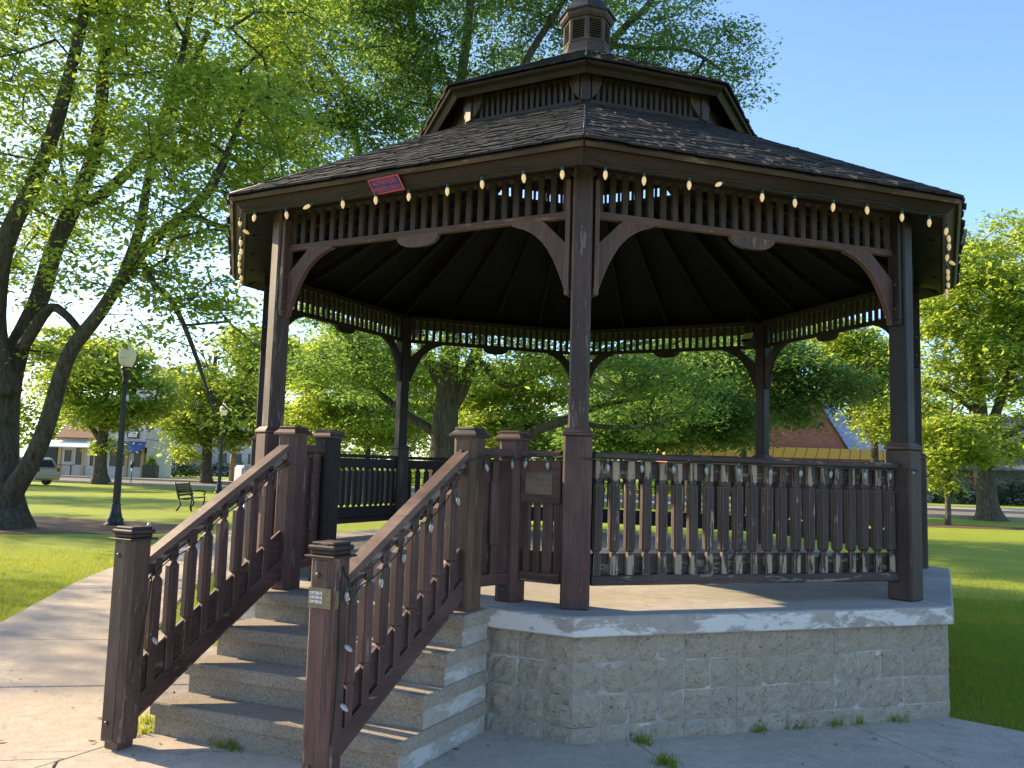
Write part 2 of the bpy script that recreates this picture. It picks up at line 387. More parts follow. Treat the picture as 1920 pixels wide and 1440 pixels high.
for d0 in (-.1, 10.5):
    mb = MB()
    for i in range(60):
        p = c0+rd*(-90+i*3.)+rn*d0; mb.beam(p+Vector((0, 0, .02)), p+rd*2.98+Vector((0, 0, .02)), .16, .25, ch=.02)
    tag(mb.build('kerb', M_walk), kind='structure')

# ------------------------------------------------------------------ gazebo
RP, RS, ZS, ZSB, ZBOX = 3.6765, 4.0376, .813, .6764, 2.034
RET, ZET, REB, ZEB = 4.1648, 3.9534, 4.0248, 3.8278
RUT, ZUT, RUB, ZUB, RC, ZC = 1.9592, 5.6351, 1.87, 5.5405, 1.6828, 5.3261
RW = 15*.2032/.76537
Z = Vector((0, 0, 1))
gz = empty('gazebo'); tag(gz, 'dark brown octagonal wooden gazebo with shingled two tier roof on a block base', 'gazebo')
def ring(mb, prof, M=I4):                # octagonal ring of revolution through [(R,z)], corners at 45 degree steps
    n = 8; vs = []; fs = []
    for r, z in prof:
        for i in range(8): vs.append(octv(r, i, z))
    for j in range(len(prof)-1):
        for i in range(8): fs.append((j*8+i, j*8+(i+1) % 8, (j+1)*8+(i+1) % 8, (j+1)*8+i))
    mb.add(vs, fs, M)
# base wall and blocks
mb = MB(); ring(mb, [(RW-.0099, -.1), (RW-.0099, ZSB+.001)]); bw = mb.build('base_wall', M_mortar, gz)
bvar = []
for v in range(7):
    q = random.Random(100+v); n = 6; mb = MB(); W, Hh = .1975, .194; vs = []; fs = []
    for j in range(n):
        for i in range(n):
            e = i in (0, n-1) or j in (0, n-1)
            vs.append((-W/2+W*i/(n-1)+(0 if e else q.uniform(-.008, .008)), (-.004+q.uniform(-.001, .002)) if e else -.013-q.uniform(-.009, .011), -Hh/2+Hh*j/(n-1)+(0 if e else q.uniform(-.008, .008))))
    for j in range(n-1):
        for i in range(n-1): fs.append((j*n+i, j*n+i+1, (j+1)*n+i+1, (j+1)*n+i))
    b = len(vs); edge = [i for i in range(n)]+[j*n+n-1 for j in range(1, n)]+[(n-1)*n+i for i in range(n-2, -1, -1)]+[j*n for j in range(n-2, 0, -1)]
    for k in edge: vs.append((vs[k][0], .02, vs[k][2]))
    m_ = len(edge)
    for k in range(m_): fs.append((edge[k], b+k, b+(k+1) % m_, edge[(k+1) % m_]))
    bvar.append(mb.add(vs, fs).mesh('block', M_block))
for k in (-2, -1, 0, 1):
    F = fframe(k, RW-.012)
    for c, zc in enumerate((.6, .4, .2, .0)):
        for i in range(15):
            if k == -1 and 1 <= i <= 9: continue      # behind the steps
            u = (i-7)*.2032
            link('block', bvar[rnd.randrange(7)], bw, F @ T(u, rnd.uniform(-.002, .003), zc+.001) @ Matrix.Rotation(rnd.choice((0, math.pi)), 4, 'Y'))
mb = MB(); F = fframe(-1, RW-.012); mb.lathe([(.019, -.03), (.019, .0)], 10, F @ T(.965, -.002, .568) @ Matrix.Rotation(R(90), 4, 'X')); mb.build('drain_hole', M_black, gz)
# slab
mb = MB(); ring(mb, [(RS-.02, ZSB), (RS-.004, ZSB+.004), (RS, ZSB+.012), (RS, ZS-.012), (RS-.012, ZS-.002), (RS-.02, ZS), (3.2, ZS+.001), (1.5, ZS+.002), (.02, ZS+.002)])
mb.add([octv(.02, i, ZS+.002) for i in range(8)], [tuple(range(8))]); ring(mb, [(RW-.2, ZSB+.0005), (RS-.02, ZSB)])
mb.build('floor_slab', M_slab, gz)

# posts
def post_meshes():
    a = MB(); a.box((0, 0, (ZS+1.995)/2), (.2, .2, 1.995-ZS), ch=.014)
    c = MB(); c.box((0, 0, 2.003), (.222, .222, .02), ch=.006)
    vs = [(sx*h, sy*h, z) for h, z in ((.108, 2.0135), (.078, ZBOX+.012)) for sx, sy in ((-1, -1), (1, -1), (1, 1), (-1, 1))]
    c.add(vs, [(0, 1, 5, 4), (1, 2, 6, 5), (2, 3, 7, 6), (3, 0, 4, 7), (4, 5, 6, 7)])
    u = MB(); u.box((0, 0, (2.02+3.93)/2), (.142, .142, 3.93-2.02), ch=.012)
    k = MB(); k.box((0, 0, 3.43), (.032, .11, .80), ch=.005); k.box((0, 0, 3.012), (.04, .10, .05), ch=.01)
    b = MB(); b.lathe([(.013, 0), (.013, .006), (.008, .012)], 8)
    return a.mesh('base_box', M_post), c.mesh('post_moulding', M_horz), u.mesh('upper_shaft', M_shaft), k.mesh('cheek_board', M_post), b.mesh('bolt', M_bolt)
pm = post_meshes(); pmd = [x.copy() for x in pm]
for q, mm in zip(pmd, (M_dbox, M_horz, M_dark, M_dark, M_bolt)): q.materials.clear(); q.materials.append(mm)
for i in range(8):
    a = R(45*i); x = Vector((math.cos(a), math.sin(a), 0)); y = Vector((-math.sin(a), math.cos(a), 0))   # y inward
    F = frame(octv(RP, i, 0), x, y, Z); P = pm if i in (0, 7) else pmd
    po = link('post', P[2], gz, F)
    link('base_box', P[0], po); link('post_moulding', P[1], po)
    for s in (-1, 1):
        link('cheek_board', P[3], po, T(s*.088, 0, 0) @ Matrix.Rotation(R(22.5)*s, 4, 'Z'))
        for zz in (3.12, 3.32): link('bolt', P[4], po, T(s*.104, -.01, zz) @ Matrix.Rotation(R(90)*s, 4, 'Y'))

# railing pieces
def loft(mb, secs):                      # secs [(z, hw, hd, ch)], six sided, front corners chamfered
    vs = []
    for z, hw, hd, ch in secs: vs += [(-hw, hd, z), (-hw, -hd+ch, z), (-hw+ch, -hd, z), (hw-ch, -hd, z), (hw, -hd+ch, z), (hw, hd, z)]
    n = len(secs); fs = [(j*6+i, j*6+(i+1) % 6, (j+1)*6+(i+1) % 6, (j+1)*6+i) for j in range(n-1) for i in range(6)]
    mb.add(vs, fs+[tuple(reversed(range(6))), tuple((n-1)*6+i for i in range(6))]); return mb
BSEC = [(1.036, .027, .018, .002), (1.165, .027, .018, .002), (1.19, .019, .014, .004), (1.213, .0375, .026, .014), (1.66, .0375, .026, .014), (1.682, .019, .014, .004), (1.706, .027, .018, .002), (1.829, .027, .018, .002)]
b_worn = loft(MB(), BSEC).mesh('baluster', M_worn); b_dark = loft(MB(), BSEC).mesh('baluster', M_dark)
HALF = RP*math.sin(R(22.5))
def railing(k, u0, u1, us, mv, mh, bal):
    F = fframe(k, RP); mb = MB(); L = u1-u0; c = (u0+u1)/2
    mb.box((c, .012, 1.766), (L, .022, .126), F); mb.box((c, .012, 1.108), (L, .022, .144), F)
    o = mb.build('railing', mh, gz)
    MB().box((c, -.005, 1.861), (L, .125, .046), F, .01).build('handrail', mh, o)
    MB().box((c, -.005, 1.0), (L, .085, .07), F, .008).build('bottom_rail', mh, o)
    for u in us: link('baluster', bal, o, F @ T(u+rnd.uniform(-.004, .004), -.018, 1.43) @ Matrix.Rotation(R(rnd.uniform(-.5, .5)), 4, 'Y') @ T(0, 0, -1.43))
    return o
us21 = [(-1.255+i*2.51/20) for i in range(21)]
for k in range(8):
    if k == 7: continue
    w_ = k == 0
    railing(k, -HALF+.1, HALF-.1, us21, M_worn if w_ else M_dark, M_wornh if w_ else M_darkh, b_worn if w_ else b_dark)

# frieze with slats, ornaments and brackets
slat = MB().box((0, 0, 3.765), (.047, .03, .31), ch=.003).mesh('slat', M_fslat); slat_d = slat.copy(); slat_d.materials.clear(); slat_d.materials.append(M_dark)  # slat_d: same slat in the shade-darkened brown, for all but the front faces
brk = [(.558, 3.566), (.556, 3.55), (.48, 3.527), (.41, 3.49), (.36, 3.454), (.31, 3.407), (.267, 3.352), (.21, 3.255), (.17, 3.165), (.138, 3.08), (.12, 3.03), (.118, 3.0), (.083, 2.99), (.083, 3.35), (.105, 3.362), (.31, 3.566)]
bk = {}
for s in (-1, 1):
    for nm, mm in (('l', M_post), ('d', M_dark)):
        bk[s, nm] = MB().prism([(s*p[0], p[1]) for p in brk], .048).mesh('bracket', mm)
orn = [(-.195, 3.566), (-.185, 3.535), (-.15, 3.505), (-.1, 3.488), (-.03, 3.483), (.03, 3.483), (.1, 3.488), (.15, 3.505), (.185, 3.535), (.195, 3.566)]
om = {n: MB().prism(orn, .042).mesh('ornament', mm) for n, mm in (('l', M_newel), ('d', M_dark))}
for k in range(8):
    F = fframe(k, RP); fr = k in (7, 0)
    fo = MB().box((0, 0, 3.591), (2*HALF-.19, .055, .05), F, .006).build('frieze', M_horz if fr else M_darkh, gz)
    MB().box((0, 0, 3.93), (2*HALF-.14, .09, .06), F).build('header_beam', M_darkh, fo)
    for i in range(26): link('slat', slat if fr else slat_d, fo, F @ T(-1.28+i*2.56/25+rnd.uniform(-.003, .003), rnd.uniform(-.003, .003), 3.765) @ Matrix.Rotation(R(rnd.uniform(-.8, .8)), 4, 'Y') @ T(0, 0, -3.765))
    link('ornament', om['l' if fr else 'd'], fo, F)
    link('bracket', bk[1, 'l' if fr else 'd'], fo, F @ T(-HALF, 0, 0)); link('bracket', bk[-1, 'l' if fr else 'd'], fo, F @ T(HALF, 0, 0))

# roofs
def roof(name, r0, z0, r1, z1, rows, shw, indiv, seed, parent):
    q = random.Random(seed)
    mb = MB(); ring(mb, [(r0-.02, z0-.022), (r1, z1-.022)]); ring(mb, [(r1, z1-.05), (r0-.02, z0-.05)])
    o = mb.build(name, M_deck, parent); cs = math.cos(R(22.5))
    stuff = MB(); n = 0; todo = []
    a0, a1 = r0*cs, r1*cs; sl = math.hypot(a0-a1, z1-z0); ex = sl/rows
    for k in range(8):
        a = R(45*(k+.5)); nn = Vector((math.sin(a), -math.cos(a), 0)); tt = Vector((math.cos(a), math.sin(a), 0))
        dn = (nn*(a0-a1)+Z*(z0-z1)).normalized(); nm = tt.cross(dn); nm = nm if nm.z > 0 else -nm
        top = nn*a1+Z*z1
        for r in range(rows):
            s1 = sl-r*ex+.02; s0 = s1-ex*1.5
            hw1 = (a1+(a0-a1)*min(1.0, s1/sl))*math.tan(R(22.5)); hw0 = (a1+(a0-a1)*max(0, s1-ex)/sl)*math.tan(R(22.5))
            u = -hw1-q.uniform(0, .06)
            while u < hw1:
                w_ = q.uniform(.5, 1.4)*shw; ua, ub = max(u, -hw1), min(u+w_-.006, hw1); u += w_
                if ub-ua < .02: continue
                t0 = .004; j = q.uniform(-.022, .016); th = q.uniform(.012, .022); li = q.uniform(0, .006)
                def lim(s): return (a1+(a0-a1)*max(0, min(1.01, s/sl)))*math.tan(R(22.5))
                sb = s1+j; L0, L1 = lim(s0), lim(sb)
                P = []
                for s, h in ((max(s0, 0), t0), (sb, .010+li)):
                    for uu in (ua, ub):
                        l_ = L0 if s < sb-.001 else L1+.004
                        uu = max(-l_, min(l_, uu))
                        for hh in (h, h+th): P.append(top+dn*s+tt*uu+nm*hh)
                todo.append((0 if k in indiv else 1, r, P))
    todo.sort(key=lambda e: (e[0], e[1]))
    FS = [(0, 1, 3, 2), (4, 6, 7, 5), (0, 4, 5, 1), (2, 3, 7, 6), (0, 2, 6, 4), (1, 5, 7, 3)]
    for e, (f_, r, P) in enumerate(todo):
        if indiv and e < 298:
            c = sum(P, Vector())/8; MB().add([p-c for p in P], FS, orient=1).build('shingle', M_sh, o, Matrix.Translation(c))
        else: stuff.add(P, FS, orient=1)
    tag(stuff.build('shingle_field', M_sh, o), kind='stuff')
    # hip caps: slim raised ridge
    hp = MB()
    for i in range(8): hp.tube([octv(r0+.006, i, z0+.018), octv(r1, i, z1+.022)], .012, 5)
    hp.build('hip_flashing', M_black, o)
    return o
lr = roof('lower_roof', RET, ZET, RC-.02, ZC-.01, 25, .14, (7, 0), 5, gz)
ur = roof('upper_roof', RUT, ZUT, .30, 6.56, 12, .15, (), 6, gz)
def eave(name, rt, zt, rb_, zb, parent, m1, m2):
    o = None
    for k in range(8):
        A, B, C, D = octv(rt, k, zt), octv(rt, k+1, zt), octv(rb_, k+1, zb), octv(rb_, k, zb)
        a = R(45*(k+.5)); nn = Vector((math.sin(a), -math.cos(a), 0)); nn = (B-A).cross(D-A).normalized()*-1
        if nn.dot(Vector((math.sin(a), -math.cos(a), 0))) < 0: nn = -nn
        e = (B-A).normalized()*.003
        vs = [A+e, B-e, C-e, D+e]; vs += [v-nn*.03 for v in vs]
        f = MB().add(vs, [(0, 1, 2, 3), (4, 7, 6, 5), (0, 4, 5, 1), (1, 5, 6, 2), (2, 6, 7, 3), (3, 7, 4, 0)], orient=1).build('fascia_board', m1, parent)
        w_ = .2; p, q_ = A+(D-A)*.02, B+(C-B)*.02; r_, s_ = B+(C-B)*w_, A+(D-A)*w_
        vs = [p+nn*.018+e, q_+nn*.018-e, r_+nn*.018-e, s_+nn*.018+e]; vs += [v-nn*.0165 for v in vs]
        MB().add(vs, [(0, 1, 2, 3), (4, 7, 6, 5), (0, 4, 5, 1), (1, 5, 6, 2), (2, 6, 7, 3), (3, 7, 4, 0)], orient=1).build('drip_board', m2, f)
eave('fascia', RET-.004, ZET-.004, REB, ZEB, lr, M_fascia, M_trim)
eave('fascia', RUT-.004, ZUT-.004, RUB, ZUB, ur, M_fascia, M_fascia)
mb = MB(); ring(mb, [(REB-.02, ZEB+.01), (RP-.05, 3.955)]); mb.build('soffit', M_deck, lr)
mb = MB()
for i in range(8):
    mb.beam(octv(REB-.05, i, ZEB+.05), octv(RC-.05, i, ZC-.12), .06, .13)
    for k in range(1, 4):
        a, b = octv(REB-.05, i, ZEB+.05), octv(REB-.05, i+1, ZEB+.05); c_, d_ = octv(RC-.05, i, ZC-.12), octv(RC-.05, i+1, ZC-.12)
        mb.beam(a.lerp(b, k/4), c_.lerp(d_, k/4), .04, .09)
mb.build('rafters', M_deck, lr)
# clerestory band
cl = MB(); ring(cl, [(RC+.03, ZC-.03), (RC+.03, ZC+.025), (RC-.03, ZC+.03), (RC-.03, ZC-.03)]); clo = cl.build('clerestory', M_fascia, gz)
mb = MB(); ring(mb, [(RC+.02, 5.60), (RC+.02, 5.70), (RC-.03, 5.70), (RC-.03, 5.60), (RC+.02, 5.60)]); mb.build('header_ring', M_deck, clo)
cs_ = MB().box((0, 0, 5.48), (.036, .02, .29), ch=.003).mesh('slat', M_fslat); HC = RC*math.sin(R(22.5))
cb = MB().prism([(.0, 5.62), (.11, 5.62), (.10, 5.52), (.07, 5.45), (.03, 5.39), (0, 5.36)], .03).mesh('bracket', M_dbox)
cb2 = MB().prism([(-x, z) for x, z in [(.0, 5.62), (.11, 5.62), (.10, 5.52), (.07, 5.45), (.03, 5.39), (0, 5.36)]], .03).mesh('bracket', M_dbox)
for k in range(8):
    F = fframe(k, RC)
    for i in range(17): link('slat', cs_, clo, F @ T(-HC+.13+i*(2*HC-.26)/16, 0, 5.48) @ Matrix.Rotation(R(rnd.uniform(-1.5, 1.5)), 4, 'Y') @ T(0, 0, -5.48))
    a = R(45*k); FP = frame(octv(RC, k, 0), Vector((math.cos(a), math.sin(a), 0)), Vector((-math.sin(a), math.cos(a), 0)), Z)
    MB().box((0, 0, 5.49), (.10, .08, .32), ch=.008).build('corner_post', M_fslat, clo, FP)
    link('bracket', cb, clo, F @ T(-HC+.05, -.03, 0)); link('bracket', cb2, clo, F @ T(HC-.05, -.03, 0))
# cupola
mb = MB(); ring(mb, [(.345, 6.50), (.335, 6.56), (.305, 6.62), (.29, 6.70), (.272, 6.715), (.272, 6.735)]); cu = mb.build('cupola', M_dbox, gz)
mb = MB(); ring(mb, [(.235, 6.7), (.235, 7.05)]); mb.build('cupola_core', M_black, cu)
mb = MB(); ring(mb, [(.25, 7.015), (.30, 7.02), (.322, 7.05), (.328, 7.10), (.30, 7.11)]); mb.build('cupola_eave', M_dbox, cu)
mb = MB(); ring(mb, [(.345, 7.095), (.345, 7.115), (.30, 7.17), (.22, 7.26), (.13, 7.40), (.06, 7.55), (.03, 7.72), (.012, 7.8)]); mb.build('cupola_roof', M_sh, cu)
HQ = .272*math.sin(R(22.5))
for k in range(8):
    F = fframe(k, .272); mb = MB()
    for s in (-1, 1): mb.box((s*(HQ-.014), .008, 6.88), (.03, .03, .30), F, .004)
    mb.box((0, .008, 6.745), (2*HQ-.05, .026, .03), F, .003); mb.box((0, .008, 7.01), (2*HQ-.05, .026, .035), F, .003)
    fo = mb.build('louver_frame', M_dbox, cu)
    for i in range(8): MB().box((0, 0, 0), (2*HQ-.06, .034, .007), F @ T(0, .012, 6.778+i*.029) @ Matrix.Rotation(R(38), 4, 'X'), .002).build('louver', M_dbox, fo)

# ------------------------------------------------------------------ steps and stair railings
SF = fframe(-1, RS)                      # x lateral, y = -outward, z up
stairs = empty('concrete_stairs', SF.translation[:2]+(0,) if False else (SF.translation.x, SF.translation.y, 0))
tag(stairs, 'four pebbled concrete steps leading up to the gazebo floor', 'steps')
SM = Matrix.Translation((-SF.translation.x, -SF.translation.y, 0)) @ SF
fl = [(1.20, 1.03), (.94, .79), (.71, .555), (.36, .355)]; hs = .80625/4
for i, (ol, orr) in enumerate(fl):
    z0, z1 = i*hs, (i+1)*hs; tk = .082
    def poly(mb, l0, l1, a, b, back, za, zb):
        P = [(l0, -a), (l1, -b), (l1, -back), (l0, -back)]; vs = [(x, y, za) for x, y in P]+[(x, y, zb-.008) for x, y in P]
        c = (sum(p[0] for p in P)/4, sum(p[1] for p in P)/4)
        vs += [(x+(.008 if x < c[0] else -.008), y+(.008 if y < c[1] else 0), zb) for x, y in P]
        mb.add(vs, [(3, 2, 1, 0), (0, 1, 5, 4), (1, 2, 6, 5), (2, 3, 7, 6), (3, 0, 4, 7), (4, 5, 9, 8), (5, 6, 10, 9), (6, 7, 11, 10), (7, 4, 8, 11), (8, 9, 10, 11)], SM)
    st_ = MB(); poly(st_, -.855, .915, ol-.03, orr-.03, .002, z0-.05 if i == 0 else z0, z1-tk); so = st_.build('step', M_stepside, stairs)
    tr = MB(); poly(tr, -.872, .935, ol, orr, .002, z1-tk+.001, z1); tr.build('tread', M_step, so)
    fr = MB(); P = [(-.85, -(ol-.028)), (.905, -(orr-.028)), (.905, -(orr-.05)), (-.85, -(ol-.05))]
    fr.add([(x, y, za) for za in (z0, z1-tk) for x, y in P], [(0, 1, 5, 4), (1, 2, 6, 5), (2, 3, 7, 6), (3, 0, 4, 7)], SM); fr.build('riser', M_step, so)

def newel(parent, l, o, z0, z1, foot, capk, mat, matcap, size=.17):
    h = size/2; base = z0+foot; c = .030
    P = [(-h+c, -h), (h-c, -h), (h, -h+c), (h, h-c), (h-c, h), (-h+c, h), (-h, h-c), (-h, -h+c)]
    mb = MB(); n = 8
    vs = [(x*.99, y*.99, base) for x, y in P]+[(x, y, base+.012) for x, y in P]+[(x, y, z1) for x, y in P]
    fs = [(j*n+i, j*n+(i+1) % n, (j+1)*n+(i+1) % n, (j+1)*n+i) for j in range(2) for i in range(n)]+[tuple(reversed(range(n))), tuple(2*n+i for i in range(n))]
    M = SF @ T(l, -o, 0); mb.add(vs, fs, M)
    if foot > 0: mb.box((0, 0, z0+foot/2), (.115, .115, foot+.002), M, .004)
    ob = mb.build('newel_post', mat, parent)
    for s in (-1, 1): MB().box((0, s*(h+.001), (base+z1)/2), (size-2*c-.008, .014, z1-base-.03), M, .005).build('newel_panel', mat, parent)
    q = MB()
    if capk == 'low':
        q.box((0, 0, z1+.006), (.205, .205, .012), M, .004); q.box((0, 0, z1+.026), (.160, .160, .028), M, .010)
        q.box((0, 0, z1+.052), (.182, .182, .026), M, .008); q.box((0, 0, z1+.073), (.150, .150, .018), M, .006)
    else:
        q.box((0, 0, z1+.009), (.212, .212, .018), M, .006)
        a, b = .104, .075
        vs = [(sx*hh, sy*hh, z) for hh, z in ((a, z1+.0185), (b, z1+.047)) for sx, sy in ((-1, -1), (1, -1), (1, 1), (-1, 1))]
        q.add(vs, [(0, 1, 5, 4), (1, 2, 6, 5), (2, 3, 7, 6), (3, 0, 4, 7), (4, 5, 6, 7)], M); q.box((0, 0, z1+.058), (.155, .155, .02), M, .006)
    q.build('newel_cap', matcap, parent)
    for zz in ((z1-.09, base+.11) if capk == 'low' else (z1-.10, base+.09)):
        MB().lathe([(.015, 0), (.014, .007), (.008, .013)], 10, M @ T(-.005, -h-.008, zz) @ Matrix.Rotation(R(90), 4, 'X')).build('bolt', M_bolt, parent)
    return ob
SBS = [(-.02, .027, .018, .002), (.175, .027, .018, .002), (.192, .019, .014, .004), (.212, .0375, .027, .014), (.632, .0375, .027, .014), (.662, .017, .013, .004), (.685, .027, .018, .002), (.775, .027, .018, .002)]
sbm = loft(MB(), SBS).mesh('baluster', M_post)
def stair_rail(lo, up, matlow):
    """lo, up = (lateral, outward) of the lower and upper newel"""
    g = MB(); s = 1
    A = SF @ Vector((lo[0], -lo[1]+.085, 0)); B = SF @ Vector((up[0], -up[1]-.085, 0)); d = (B-A); L = d.length; d.normalize(); y = Z.cross(d); Fm = frame(A, d, y, Z)
    zs = lambda x: .29+.662*x                # top of the lower rail above the ground at run x
    sl = Vector((1, 0, .662)).normalized(); upv = Vector((-sl.z, 0, sl.x))
    def sb(mb, z_, w, h, e0=0, e1=0):        # raked board cut plumb at both ends
        P = [(-e0, zs(-e0)+z_), (L+e1, zs(L+e1)+z_), (L+e1, zs(L+e1)+z_+h), (-e0, zs(-e0)+z_+h)]
        mb.prism(P, w, Fm)
    sb(g, .0, .02, .20); sb(g, .70, .02, .13); o = g.build('stair_railing', M_horz, gz)
    q = MB(); sb(q, -.13, .075, .125, 0, 0); q.build('bottom_rail', M_horz, o); q = MB(); sb(q, -.155, .05, .024); q.build('rail_moulding', M_wornh, o)
    q = MB(); sb(q, .79, .098, .05, .0, .0); q.build('handrail', M_hand, o); q = MB(); sb(q, .735, .07, .054); q.build('rail_moulding', M_wornh, o)
    n = 9; s_out = -1
    for i in range(n):
        x = .085+i*.1285
        if x > L-.03: break
        for sd in (-1, 1):
            if i in (0, n-1) and sd == 1: continue
        link('baluster', sbm, o, Fm @ T(x, -.017, zs(x)) @ Matrix.Rotation(R(rnd.uniform(-.5, .5)), 4, 'Y'))
    return o, Fm, zs, L
rl, FL_, zs_, L_l = stair_rail((-.82, 1.46), (-.74, .15), None)
rr, FR_, zs_, L_r = stair_rail((.69, 1.41), (.81, .14), None)
newel(rl, -.82, 1.46, 0, 1.245, .05, 'low', M_newel, M_cap); newel(rr, .69, 1.41, 0, 1.245, .05, 'low', M_post, M_cap)
newel(rl, -.74, .15, hs*4, 1.955, 0, 'hi', M_post, M_horz, .175); newel(rr, .81, .14, hs*4, 1.955, 0, 'hi', M_ochre, M_wornh, .175)
OI = -.333
for s, l_in, l_out, o_out in ((1, .905, .81, .14), (-1, -.80, -.74, .15)):
    # inner newel, a short side panel out to the stair newel, and the panel between the inner newel and the corner post
    end = s*(HALF-.1); u0, u1 = sorted((l_in+s*.087, end))
    F = fframe(-1, RP); mb = MB(); c = (u0+u1)/2; L = u1-u0
    mb.box((c, .012, 1.108), (L, .022, .144), F); po = mb.build('railing', M_horz, gz)
    MB().box((c, -.005, 1.861), (L, .125, .046), F, .01).build('handrail', M_horz, po); MB().box((c, -.005, 1.0), (L, .085, .07), F, .008).build('bottom_rail', M_horz, po)
    MB().box((c, -.03, 1.665), (L-.004, .05, .30), F, .006).build('backing_board', M_horz, po)
    if s == 1:
        fr = MB(); fr.box((c-.01, -.058, 1.655), (L*.66, .006, .155), F, .002); fr.build('bare_panel', M_bare, po)
    for j, u in enumerate((c-L*.36, c-L*.12, c+L*.15, c+L*.40)): MB().box((u, -.01, 1.36), ((.05, .048, .075, .06)[j], .03, .66), F, .006).build('slat', M_post, po)
    for u in (c-.02, c+.13, c-.14): MB().lathe([(.004, 0), (.003, .003)], 6, F @ T(u, -.062, 1.69) @ Matrix.Rotation(R(90), 4, 'X')).build('nail', M_black, po)
    newel(po, l_in, OI, ZS, 1.955, 0, 'hi', M_post if s == 1 else M_dark, M_horz, .175)
    a = SF @ Vector((l_in, -OI-.09, 0)); b = SF @ Vector((l_out, -o_out+.09, 0)); d = (b-a); L2 = d.length; d.normalize(); Fq = frame(a, d, Z.cross(d), Z)
    mb = MB(); mb.box((L2/2, 0, 1.42), (L2, .03, .78), Fq, .003); so = mb.build('side_panel', M_post, po)
    MB().box((L2/2, 0, 1.86), (L2, .11, .055), Fq, .008).build('handrail', M_horz, so); MB().box((L2/2, 0, .985), (L2, .09, .08), Fq, .008).build('bottom_rail', M_horz, so)
    for sd in (-1, 1): link('baluster', sbm, so, Fq @ T(L2/2, sd*.03, 1.02) @ (I4 if sd < 0 else Matrix.Rotation(math.pi, 4, 'Z')))

# ------------------------------------------------------------------ sign, sticker, lights, boxes
def text_mesh(body, size, mat, sx=1., ext=.0006, align='CENTER', bold=0.):
    cu_ = bpy.data.curves.new('t', 'FONT'); cu_.body = body; cu_.size = size; cu_.extrude = ext; cu_.align_x = align; cu_.offset = bold; cu_.resolution_u = 2
    ob = bpy.data.objects.new('t', cu_); COL.objects.link(ob); dg = bpy.context.evaluated_depsgraph_get(); dg.update()
    me = bpy.data.meshes.new_from_object(ob.evaluated_get(dg)); bpy.data.objects.remove(ob); me.materials.clear(); me.materials.append(mat); return me
M_sblue = plain('sign_blue', (.02, .045, .19), .5, sc=40, var=.3); M_sred = plain('sign_red', (.58, .07, .045), .5, sc=60, var=.2)
# fascia frames of faces -1 and 0: x tangent, y = up along the board, z = outward normal
def fascia_frame(k):
    A, B, C_, D = octv(RET-.004, k, ZET-.004), octv(RET-.004, k+1, ZET-.004), octv(REB, k+1, ZEB), octv(REB, k, ZEB)
    a = R(45*(k+.5)); t = (B-A).normalized(); mt, mb_ = (A+B)/2, (C_+D)/2; up = (mt-mb_).normalized(); n = t.cross(up)
    return frame((mt+mb_)/2, t, up, n), (mt-mb_).length
FF, fh = fascia_frame(-1)
sgM = FF @ T(-.045, -.006, .022) @ Matrix.Rotation(R(2.5), 4, 'Z')
sg = MB().box((0, 0, 0), (.285, .128, .006), sgM, .002).build('warning_sign', M_sblue); tag(sg, 'small blue and red authorized events only sign on the eave', 'sign')
mb = MB()
for c, d in (((0, .059, .004), (.285, .009, .003)), ((0, -.059, .004), (.285, .009, .003)), ((.138, 0, .004), (.009, .109, .003)), ((-.138, 0, .004), (.009, .109, .003))): mb.box(c, d, sgM, .0)
mb.build('sign_border', M_sred, sg)
for body, yy, wd in (('AUTHORIZED', .008, .215), ('EVENTS ONLY', -.045, .238)):
    me = text_mesh(body, .058, M_sred, bold=.0002); xs = [v.co.x for v in me.vertices]; k = wd/(max(xs)-min(xs))
    link('sign_lettering', me, sg, sgM @ T(0, yy, .0042) @ Matrix.Diagonal((k, .88, 1, 1)))
tp = SF @ T(.69, -1.41, 0)
M_tape = plain('brown_tape', (.16, .125, .07), .35, spec=.5, sc=50, var=.35)
tape = MB().box((.012, -.0945, 1.035), (.15, .0025, .105), tp, .0).box((.0855+.001, -.04, 1.025), (.0025, .03, .095), tp, .0).build('taped_notice', M_tape); tag(tape, 'small white lettered notice taped to the right newel post', 'notice')
M_ink = plain('notice_white', (.72, .72, .74), .5)
for j in range(3):
    me = text_mesh("I CAN'T BREATHE", .024, M_ink, bold=.0006); xs = [v.co.x for v in me.vertices]; k = .085/(max(xs)-min(xs))
    link('notice_lettering', me, tape, tp @ T(-.012, -.0968, 1.052-j*.0225) @ Matrix.Rotation(R(90), 4, 'X') @ Matrix.Diagonal((k, .95, 1, 1)))

bulb_prof = [(.002, -.078), (.007, -.074), (.0135, -.062), (.0185, -.045), (.019, -.03), (.016, -.014), (.012, -.004), (.011, 0)]
sock_prof = [(.0125, -.006), (.0135, .0), (.0135, .026), (.010, .032), (.008, .034)]
bm_w = MB().lathe(bulb_prof, 10).mesh('bulb', M_bulbw); bm_c = MB().lathe(bulb_prof, 10).mesh('bulb', M_bulb); sm_ = MB().lathe(sock_prof, 8).mesh('socket', M_sock)
def string(name, label, pts, bulbs, bmesh, ks=.72):
    o = MB().tube(pts, .0042, 5).build(name, M_wire); tag(o, label, 'string lights', 'bulb strings on the gazebo')
    for p, tilt, ax in bulbs:
        M = Matrix.Translation(p) @ Matrix.Rotation(ax, 4, 'Z') @ Matrix.Rotation(tilt, 4, 'X')
        b = link('bulb', bmesh, o, M @ Matrix.Scale(ks, 4) @ T(0, 0, -.034)); link('socket', sm_, b)
    return o
pts = []; bl = []
